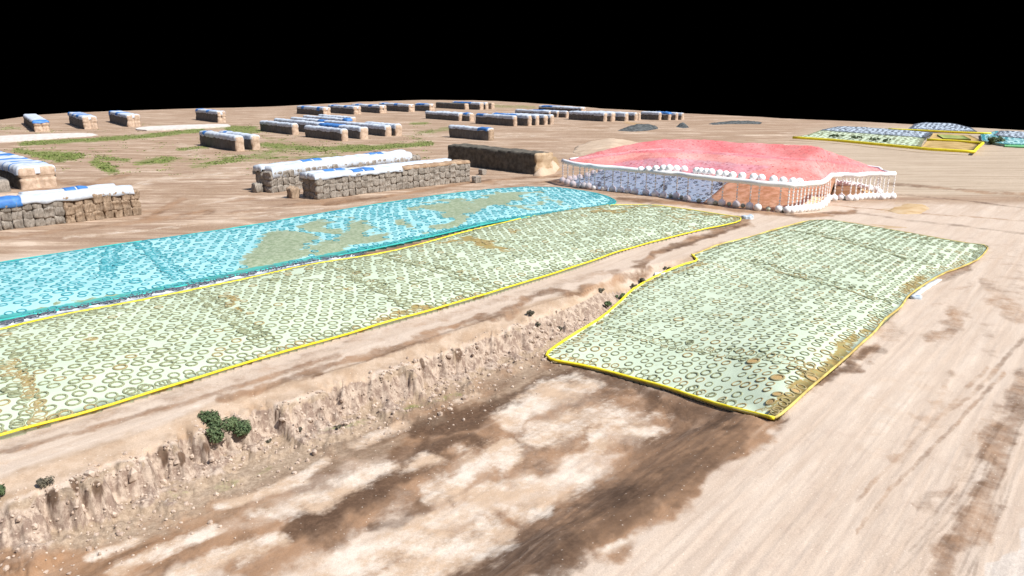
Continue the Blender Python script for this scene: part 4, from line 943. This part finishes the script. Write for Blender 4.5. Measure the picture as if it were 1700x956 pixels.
def red_f(x, y):
    d = dist_poly(x, y, ring_red, True); e = .5
    z = sum(red_f0(x+a, y+b) for a, b in ((0, 0), (e, 0), (-e, 0), (0, e), (0, -e)))/5
    z = np.where(d < 1.2, red_f0(x, y), z)
    return z+((vn2(x/.55, y/.55, 77)-.5)*.28+(fbm(x/2.5, y/2.5, 78, 3)-.5)*.35)*sstep(.2, 1.5, d)
M_RED = NT('red_surface', .7); v1 = M_RED.n('ShaderNodeTexVoronoi'); v1.inputs['Scale'].default_value = 1.35; M_RED.L(M_RED.co, v1.inputs['Vector'])
_a = M_RED.noise(.22, 5, .6, M_RED.map((1, .35, 1), .5)); _c = M_RED.mix(M_RED.rng(_a, .35, .7), (.90, .20, .22), (.95, .42, .42))
_c = M_RED.mix(M_RED.rng(v1.outputs['Distance'], .14, .30, .85, 0), _c, (.50, .03, .05)); M_RED.col(M_RED.mix(M_RED.rng(M_RED.noise(2.6, 5, .7), .52, .7, 0, .55), _c, (1, .68, .66)))
M_RED.bump(M_RED.noise(1.6, 5, .7), .6, .25)
_tr = M_RED.n('ShaderNodeBsdfTransparent'); _tr.inputs[0].default_value = (1, .88, .87, 1); _mx = M_RED.n('ShaderNodeMixShader'); _mx.inputs[0].default_value = .42
M_RED.L(M_RED.b.outputs[0], _mx.inputs[1]); M_RED.L(_tr.outputs[0], _mx.inputs[2]); M_RED.L(_mx.outputs[0], M_RED.t.nodes['Material Output'].inputs[0]); M_RED = M_RED.m
M_PINK = mottled('pale_pink_band', (.90, .55, .52), (.92, .68, .64), .5, 5, .7)
M_MARK = mottled('white_marker', (.93, .93, .93), (.90, .90, .90), 3, 2, .5)
M_FAINT = mottled('grey_green_marker', (.42, .46, .36), (.52, .56, .46), 3, 2, .6)
rc = empty('red_volume_cover'); tag(rc, 'red dotted hip roofed cover spread above the tyred heap, edged with a white rail', 'red cover')
sheet_mesh('red_surface', ring_red, red_f, .7, M_RED, rc, thick=.12)
V, Fc = tube([tuple(p) for p in resample([tuple(v) for v in rail_f], .9, False)], .42, False, 8); mesh_obj('front_rail', V, Fc, M_MARK, rc, True)
V, Fc = tube([tuple(p) for p in resample([tuple(v) for v in rail_b], .9, False)], .28, False, 8); mesh_obj('back_rail', V, Fc, M_MARK, rc, True)
V, Fc = tube([tuple(rail_f[-1]), tuple((rail_f[-1]+rail_b[-1])/2), tuple(rail_b[-1])], .24, False, 8); mesh_obj('end_rail', V, Fc, M_MARK, rc, True)
# heap
hf0 = [(p.x, p.y) for p in HEAP]
front_line = HEAP[:12]
def heap_f(x, y):
    d = dist_poly(x, y, HEAP, True); df = dist_poly(x, y, front_line)
    z = .05+np.minimum(.235*df, 3.0)*sstep(0, 6, dist_poly(x, y, HEAP[12:]))+(fbm(x/1.2, y/1.2, 88, 3)-.5)*.45*sstep(.1, 1.5, d)
    return np.minimum(z, 3.5)
W1, W2 = W(1157, 339), W(1215, 303, 2.0)
sdir = (W2-W1); 
M_GTARP = NT('grey_tyred_sheet', .6); vv = M_GTARP.n('ShaderNodeTexVoronoi'); vv.inputs['Scale'].default_value = 1.6; M_GTARP.L(M_GTARP.co, vv.inputs['Vector'])
M_GTARP.col(M_GTARP.mix(M_GTARP.rng(M_GTARP.noise(1.8, 6, .7), .4, .62), (.42, .66, .88), (.58, .80, .95))).bump(M_GTARP.noise(3, 5, .6), .3, .1); M_GTARP = M_GTARP.m
M_EARTH = mottled('brown_silage_face', (.60, .37, .20), (.85, .62, .42), .8, 8, .95, .9, 4)
heap = empty('silage_heap'); tag(heap, 'low silage heap under the red cover, part grey tyred sheet and part bare brown face', 'silage heap')
def cut(poly, a, dr, keep):
    out = []; n = len(poly)
    for q in range(n):
        p, r = poly[q], poly[(q+1) % n]; sp_ = (dr.x*(p.y-a.y)-dr.y*(p.x-a.x))*keep; sr = (dr.x*(r.y-a.y)-dr.y*(r.x-a.x))*keep
        if sp_ >= 0: out.append(p)
        if sp_*sr < 0: t = sp_/(sp_-sr); out.append(p.lerp(r, t))
    return out
left = cut(HEAP, W1, sdir, 1); right = cut(HEAP, W1, sdir, -1)
def poly_part(name, bd, mat): return sheet_mesh(name, bd, lambda x, y: heap_f(x, y), .8, mat, heap, thick=.8)
poly_part('tyred_sheet', left, M_GTARP); poly_part('silage_face', right, M_EARTH)
TY2 = TY; TY = []
scatter(left, heap_f, 1.35, math.radians(45), (3, 3), [seam((1010, 300), (978, 312), .5), seam((1125, 298), (1080, 322), 1.), seam((1215, 303), (1160, 337), 1.)], 9, rad=.26, jit=.25, edge=.3)
M_T = TYM; mass(TY, 'heap_tyres', 8, 5, 'dark tyres crowded on the blue grey sheet under the red cover')
# marker posts and balls
def ball_mesh(r, mat):
    bm = bmesh.new(); bmesh.ops.create_icosphere(bm, subdivisions=3, radius=r); me = bpy.data.meshes.new('ball')
    for f in bm.faces: f.smooth = True
    bm.to_mesh(me); bm.free(); me.materials.append(mat); return me
BALL, FBALL = ball_mesh(.62, M_MARK), ball_mesh(.36, M_FAINT)
dm = {}
def dash_mesh(l):
    V, Fc = tube([(0, 0.0001*k, k*l) for k in (0, 1)], .13, False, 8); o = mesh_obj('dash', V, Fc, M_MARK); me = o.data; bpy.data.objects.remove(o); return me
DASH = dash_mesh(.36)
def post(p, group, label, n=6, top=RZ):
    root = empty('marker_post', (p.x, p.y, p.z)); tag(root, label, 'marker post', group)
    b = bpy.data.objects.new('ball', BALL); COL.objects.link(b); b.parent = root; b.location = (0, 0, .42)
    for k in range(n):
        c = bpy.data.objects.new('dash', DASH); COL.objects.link(c); c.parent = root; c.location = (0, 0, .95+k*(top-1.1)/n)
def ballonly(p, label, group, me=None, nm='marker_ball'):
    o = bpy.data.objects.new(nm, me or BALL); COL.objects.link(o); o.location = p; tag(o, label, 'marker ball', group)
for q, (a, b) in enumerate(FRONT):
    p = W(a, b); p.z = 0
    if a < 980: gl = ('dashed white post with a ball foot at the left tip of the red cover', 'posts at the left tip')
    elif a < 1150: gl = ('dashed white post with a ball foot before the blue grey tyred sheet', 'posts before the tyred sheet')
    elif a < 1300: gl = ('dashed white post with a ball foot, widely spaced before the brown silage face', 'posts before the brown face')
    elif a < 1378: gl = ('dashed white post in the crowded row turning the front corner of the heap', 'posts round the front corner')
    else: gl = ('dashed white post under the low right wing of the red cover', 'posts under the right wing')
    post(p, gl[1], gl[0])
for a, b in ((1113, 328.5), (1131, 331), (1160, 336.5), (1188, 340), (1210, 342.5), (1233, 345), (1275, 350.3), (1300, 352), (1403, 332)):
    p = W(a, b); p.z = .36; ballonly(p, 'small grey green ball on the ground between the white marker posts', 'faint balls between the posts', FBALL)
for a, b in BACKL:
    p = W(a, b+1); p.z = max(.45, float(heap_f(np.array([p.x]), np.array([p.y]))[0])+.35) if inside(np.array([p.x]), np.array([p.y]), HEAP)[0] else .45
    ballonly(p, 'white ball in the rear row, under the left part of the red cover', 'rear balls at the left')
for a, b in BACKR:
    p = W(a, b+1.5); p.z = .45; ballonly(p, 'white ball in the rear row under the right wing of the red cover', 'rear balls at the right')
    if a % 2 == 0 or a > 1440: post(W(a, b), 'rear posts at the right', 'dashed white post in the rear row under the right wing', 6)
# balls resting on the lower edge of the red surface
for a, b in ((1064, 282), (1076, 281.5), (1089, 280), (1101, 279.5), (1111, 279), (1123, 280), (1136, 281), (1156.5, 283.5), (1164, 284.5), (1173, 285.5), (1181, 286), (1194, 288), (1205, 289.5), (1216, 291), (1232, 292),
             (1251, 294), (1264, 295.5), (1284, 298), (1300, 300), (1316, 301.5), (1327, 302)):
    best = None
    for y_ in np.arange(112, 150, .25):
        p = at(a, b, y_); s_ = float(red_f(np.array([p.x]), np.array([p.y]))[0]) if inside(np.array([p.x]), np.array([p.y]), ring_red)[0] else None
        if s_ is not None and p.z <= s_+.38: best = p; break
    if best is None: best = at(a, b, 118)
    ballonly(best, 'white ball resting on the lower front slope of the red surface', 'balls on the red slope')

# ------------------------------------------------------------------ mounds, rubble, plants
def mound(px_ring, h, mat, name, label, cat, s, step=1.0, rough=.5, pw=.7):
    bd = plan(px_ring); 
    dmax = max(1e-3, dist_poly(*[np.array([sum(getattr(p, c) for p in bd)/len(bd)]) for c in 'xy'], bd, True)[0])
    def f(x, y):
        d = dist_poly(x, y, bd, True); return -.1+h*np.clip(d/dmax, 0, 1.2)**pw*(.8+.4*fbm(x/3, y/3, s, 3))+(fbm(x/.8, y/.8, s+2, 3)-.5)*rough*sstep(0, 1, d)
    o = sheet_mesh(name, bd, f, step, mat, None, thick=.4); tag(o, label, cat); return o
M_MOUND = mottled('tan_earth', (.46, .34, .24), (.58, .45, .33), .25, 8, .95, .7, 2)
mound([(948, 253), (975, 262), (1010, 268), (1060, 262), (1090, 250), (1075, 240), (1050, 234), (1010, 230), (975, 235), (955, 243)], 1.7, M_MOUND, 'earth_mound', 'broad tan earth mound behind the left tip of the red cover', 'earth mound', 500, 1.2, .4, .8)
mound([(884, 292), (900, 293), (922, 288), (930, 278), (915, 268), (898, 266), (888, 276)], 1.9, M_MOUND, 'feed_spill', 'crumbled tan feed slumped at the right end of the long dark wall', 'feed spill', 560, .7, .9)
M_RUB = mottled('dark_rubble', (.05, .055, .055), (.13, .14, .14), .8, 8, .95, 1, 3)
mound([(1024, 217), (1035, 213), (1050, 210.5), (1068, 210), (1092, 210), (1094, 214), (1075, 217), (1050, 218.5)], 1.7, M_RUB, 'rubble_heap', 'long heap of black rubble before the right hand bale stacks', 'rubble heap', 510, .8, 1.2)
mound([(1121, 211), (1128, 207), (1138, 207), (1145, 212), (1135, 213.5)], 1.5, M_RUB, 'rubble_heap', 'small black rubble heap right of the long one', 'rubble heap', 520, .8, 1.0)
mound([(1172, 205.5), (1200, 203), (1235, 202), (1266, 203), (1262, 206), (1215, 206), (1185, 207.5)], .9, M_RUB, 'rubble_heap', 'low spread of dark rubble furthest to the right', 'rubble heap', 530, 1, .8)
M_OCH = mottled('ochre_feed', (.44, .29, .14), (.56, .42, .26), .4, 8, .95, .6, 2)
mound([(1378, 322), (1400, 327), (1440, 329), (1458, 324), (1445, 315), (1410, 309), (1385, 309)], .8, M_OCH, 'feed_spill', 'low ochre spill of feed under the right wing of the red cover', 'feed spill', 540, .8, .3)
mound([(1470, 350), (1490, 356), (1530, 356), (1552, 347), (1535, 338), (1500, 337), (1480, 342)], .35, M_OCH, 'feed_spill', 'pale ochre mound of spilled feed on the ground right of the posts', 'feed spill', 550, .8, .3)
M_LEAF = mottled('leaf', (.06, .10, .045), (.13, .17, .08), 3, 4, .8)
M_DRY = mottled('dry_leaf', (.11, .10, .075), (.19, .17, .12), 3, 4, .85)
M_TWIG = mottled('twig', (.10, .07, .05), (.16, .11, .08), 5, 4, .9)
def shrub(base, w_, d_, h_, n, leaf, mat, label, group=None, rz=0, ls=.09):
    root = empty('shrub', base, rz); tag(root, label, 'shrub', group); V = []; Fc = []
    cl = [(random.uniform(-.5, .5)*w_, random.uniform(-.5, .5)*d_, random.uniform(.25, .8)*h_, random.uniform(.18, .34)*h_*1.1) for _ in range(max(4, int(w_*5)))]
    for q in range(n):
        cx, cy, cz, cr = random.choice(cl); v = Vector((random.gauss(0, 1), random.gauss(0, 1), random.gauss(0, 1))).normalized()*cr*random.uniform(.5, 1.05)
        p = Vector((cx, cy, cz))+v; p.z = max(.03, p.z); n_ = (v.normalized()+Vector((random.uniform(-1, 1), random.uniform(-1, 1), random.uniform(-.3, 1)))).normalized()
        t = n_.orthogonal().normalized(); b = n_.cross(t); s_ = ls*random.uniform(.6, 1.4); k = len(V)
        V += [p-t*s_, p+b*s_*.45, p+t*s_, p-b*s_*.45]; Fc.append((k, k+1, k+2, k+3))
    mesh_obj('foliage', V, Fc, mat, root)
    V = []; Fc = []
    for c in cl:
        v, f = tube([(c[0]*.35, c[1]*.35, -.1), (c[0]*.7, c[1]*.7, c[2]*.5), (c[0], c[1], c[2])], .02, False, 5); Fc += [tuple(i+len(V) for i in q) for q in f]; V += v
    mesh_obj('stems', V, Fc, M_TWIG, root)
def ground_at(px, py):
    """march along the ray of a pixel to the real ground"""
    a, b = px-850, -(py-478); d = Vector((a, F*cp+b*sp, -F*sp+b*cp)).normalized(); t0 = (H-1)/-d.z; t1 = (H+3.2)/-d.z
    ts = np.linspace(t0, t1, 260); x, y, z = d.x*ts, d.y*ts, H+d.z*ts; g = soil_h(x, y); k = int(np.argmax(z <= g)); return Vector((x[k], y[k], g[k]))
shrub(ground_at(360, 727), 2.7, .9, 1.45, 4200, .1, M_LEAF, 'broad dense green bush growing on the brink of the earth bank', rz=-.9)
shrub(ground_at(403, 727), 1.0, .8, 1.3, 1700, .1, M_LEAF, 'dark green bush close to the right of the broad bush on the bank', rz=.2)
shrub(ground_at(72, 808), .55, .5, .75, 420, .1, M_DRY, 'small dry shrub at the lip of the bank, above the dark hollow', ls=.07)
shrub(ground_at(3, 826), .7, .6, .8, 700, .1, M_LEAF, 'green bush cut off by the left edge on the bank')
for q, (a, b, s_, lb) in enumerate(((880, 524, .9, 'dark tuft hanging on the crest of the bank, furthest left of the tufts'), (893, 541, .6, 'small dark tuft below the crest of the bank'), (930, 548, .9, 'dark tuft low on the bank, left of the trench clamp corner'),
                                    (997, 486, .9, 'dark tuft nearest the road on the bank crest'), (1006, 510, 1.4, 'largest dark tuft close beside the yellow line of the trench clamp'), (1028, 495, 1.3, 'dark round tuft one step up the bank from the largest one'),
                                    (1054, 479, 1.1, 'dark tuft third along the yellow line from the largest one'), (1066, 470, 1.1, 'dark tuft near the white scraps beside the trench clamp'), (1108, 448, .9, 'faint dark tuft at the far end of the bank'),
                                    (500, 714, .45, 'tiny tuft at the foot of the bank right of the bushes'), (445, 735, .4, 'tiny dry tuft on the bank just below the bushes'), (560, 712, .5, 'olive tuft on the trench floor margin'))):
    shrub(ground_at(a, b), .62*s_, .5*s_, .5*s_, int(420*s_), .1, M_DRY if q not in (4, 5) else M_LEAF, lb, 'dark tufts on the earth bank', ls=.09)
for q, (px_, py_, w_) in enumerate(((1388, 232, 1.6), (1421, 234.5, 1.1), (1450, 238, 1.1), (1470, 240, .9))):
    p = W(px_, py_); p.z = .9; shrub(p, 2.6*w_, 1.2, .9, 350, .2, M_LEAF, ['dark green clump on the near edge of the distant clamp, furthest left', 'dark green clump second from the left on the distant clamp edge', 'dark green clump third along the distant clamp edge', 'smallest green clump on the distant clamp edge'][q], 'clumps on the distant clamp edge', ls=.22)
p = W(1656, 240); shrub(p, 4.2, 2.5, 2.6, 1500, .2, M_LEAF, 'dark green bush standing before the aqua sheet in the right field', ls=.25)
# scraps of white plastic beside the trench clamp
def scrap(px, py, s_, mat, label):
    p = ground_at(px, py); V, Fc = boxgrid(1.2*s_, .8*s_, .35*s_, .15); P, N = rounded(V, 1.2*s_, .8*s_, .35*s_, .12*s_); P = P+N*((vn3(P[:, 0]*4+px, P[:, 1]*4, P[:, 2]*4, 3)-.5)*.3*s_)[:, None]
    o = mesh_obj('plastic_scrap', P, Fc, mat, None, True, p); tag(o, label, 'plastic scrap', 'scraps of plastic beside the clamps')
scrap(1087, 459, 1.0, M_WHITE_P, 'crumpled white scrap of plastic on the bank beside the trench clamp'); scrap(1096, 456, .6, M_WHITE_P, 'smaller white scrap of plastic right next to the crumpled one')
scrap(1233, 364, 1.3, M_BLUEGREY, 'grey plastic bundle at the pointed right end of the long clamp'); scrap(1514, 497, .8, M_BLUEGREY, 'blue grey scrap at the corner of the white flap'); scrap(1002, 528, .5, M_WHITE_P, 'tiny pale scrap touching the yellow line')

# a ragged skirt of bare tyres and white plastic between the cyan clamp and the long clamp
TY = []
P = resample([tuple(v) for v in plan([(-150, 577), (0, 540), (110, 514), (230, 492), (310, 477), (400, 459), (505, 435), (600, 421)])], 1, False)
strip_b = plan([(-150, 579), (0, 541), (110, 515), (230, 494), (310, 478), (400, 459), (505, 436), (600, 423), (600, 426), (505, 441), (400, 465), (310, 484), (230, 500), (110, 522), (0, 548), (-150, 585)])
so_ = sheet_mesh('loose_sheet_edge', strip_b, lambda x, y: .14+(fbm(x, y, 9, 2)-.5)*.15, .6, M_WHITE_P, None, thick=.3); tag(so_, 'narrow white strip of sheet showing between the two long clamps', 'plastic strip')
for p in resample([tuple(v) for v in smooth_line(strip_b[:8], 1, False)], .55, False):
    for _ in range(2):
        x, y = p.x+random.gauss(0, .25), p.y-.35+random.gauss(0, .3); TY.append((x, y, .25, 0, 0, .32, 3, False, 9, 1, 0, 0))
mass(TY, 'border_tyres', 10, 5, 'dark tyres heaped along the white strip between the two long clamps')

# stones on the bank and the trench floor: rubble nobody could count
n = 3600; al = rng.uniform(0, 1, n); Vs = []; Qs = []
ico, iq = None, None
bm = bmesh.new(); bmesh.ops.create_icosphere(bm, subdivisions=1, radius=1); bm.verts.ensure_lookup_table(); ico = np.array([v.co for v in bm.verts]); iq = np.array([[v.index for v in f.verts] for f in bm.faces]); bm.free()
cl = resample([tuple(p) for p in CLIFF], .5, False); cl = [p for p in cl if -34 < p.x < 30 and p.y < 110]
cd = np.array([(p.x, p.y) for p in cl]); k = rng.integers(0, len(cd)-1, n); td = cd[np.minimum(k+1, len(cd)-1)]-cd[k]; td /= np.linalg.norm(td, axis=1)[:, None]+1e-9
nrm = np.stack([td[:, 1], -td[:, 0]], 1); off = np.abs(rng.normal(0, 1, n))*2.6+1.5
x = cd[k, 0]+nrm[:, 0]*off+rng.normal(0, .3, n); y = cd[k, 1]+nrm[:, 1]*off+rng.normal(0, .3, n)
m = inside(x, y, TRENCH) & ~inside(x, y, PAD3); x, y = x[m], y[m]; z = soil_h(x, y); s_ = rng.gamma(1.6, .035, len(x))+.02
A = ico[None]*s_[:, None, None]*rng.uniform(.6, 1.3, (len(x), 1, 3))*rng.uniform(.8, 1.15, (len(x), 12, 1)); A += np.stack([x, y, z+s_*.2], 1)[:, None, :]
Q = (iq[None]+(np.arange(len(x))*12)[:, None, None]).reshape(-1, 3)
M_STONE = mottled('pale_stone', (.36, .27, .21), (.58, .47, .38), 2, 5, .95, .3)
rb = big_mesh('rubble', A.reshape(-1, 3), Q, [M_STONE], smooth=False); tag(rb, 'pale stones and clods fallen below the earth bank', 'rubble', kind='stuff')
# grass tufts in the far left field
n = 60000; px = rng.uniform(0, 720, n); py = rng.uniform(205, 292, n); pts = [W(a, b) for a, b in zip(px, py)]
x = np.array([p.x for p in pts]); y = np.array([p.y for p in pts]); g = paint(x, y, np.zeros(n))['grass']; nz = fbm(x/3, y/3, 90, 4)
m = (g+(nz-.5)*2.2+rng.normal(0, .12, n) > .55); x, y = x[m], y[m]; n = len(x); z = soil_h(x, y); V = np.zeros((n, 3, 3)); a = rng.uniform(0, 6.28, n); hh = rng.uniform(.06, .22, n); ww = rng.uniform(.15, .4, n)
V[:, 0] = np.stack([x-np.cos(a)*ww, y-np.sin(a)*ww, z-.02], 1); V[:, 1] = np.stack([x+np.cos(a)*ww, y+np.sin(a)*ww, z-.02], 1); V[:, 2] = np.stack([x+rng.normal(0, .1, n), y+rng.normal(0, .1, n), z+hh], 1)
M_GRASS = mottled('grass', (.11, .18, .04), (.26, .29, .10), .5, 4, .9)
gr = big_mesh('grass', V.reshape(-1, 3), np.arange(n*3).reshape(-1, 3), [M_GRASS], smooth=False); tag(gr, 'patchy green grass in the dirt field between the bale stacks', 'grass', kind='stuff')
print('GRASS', n)
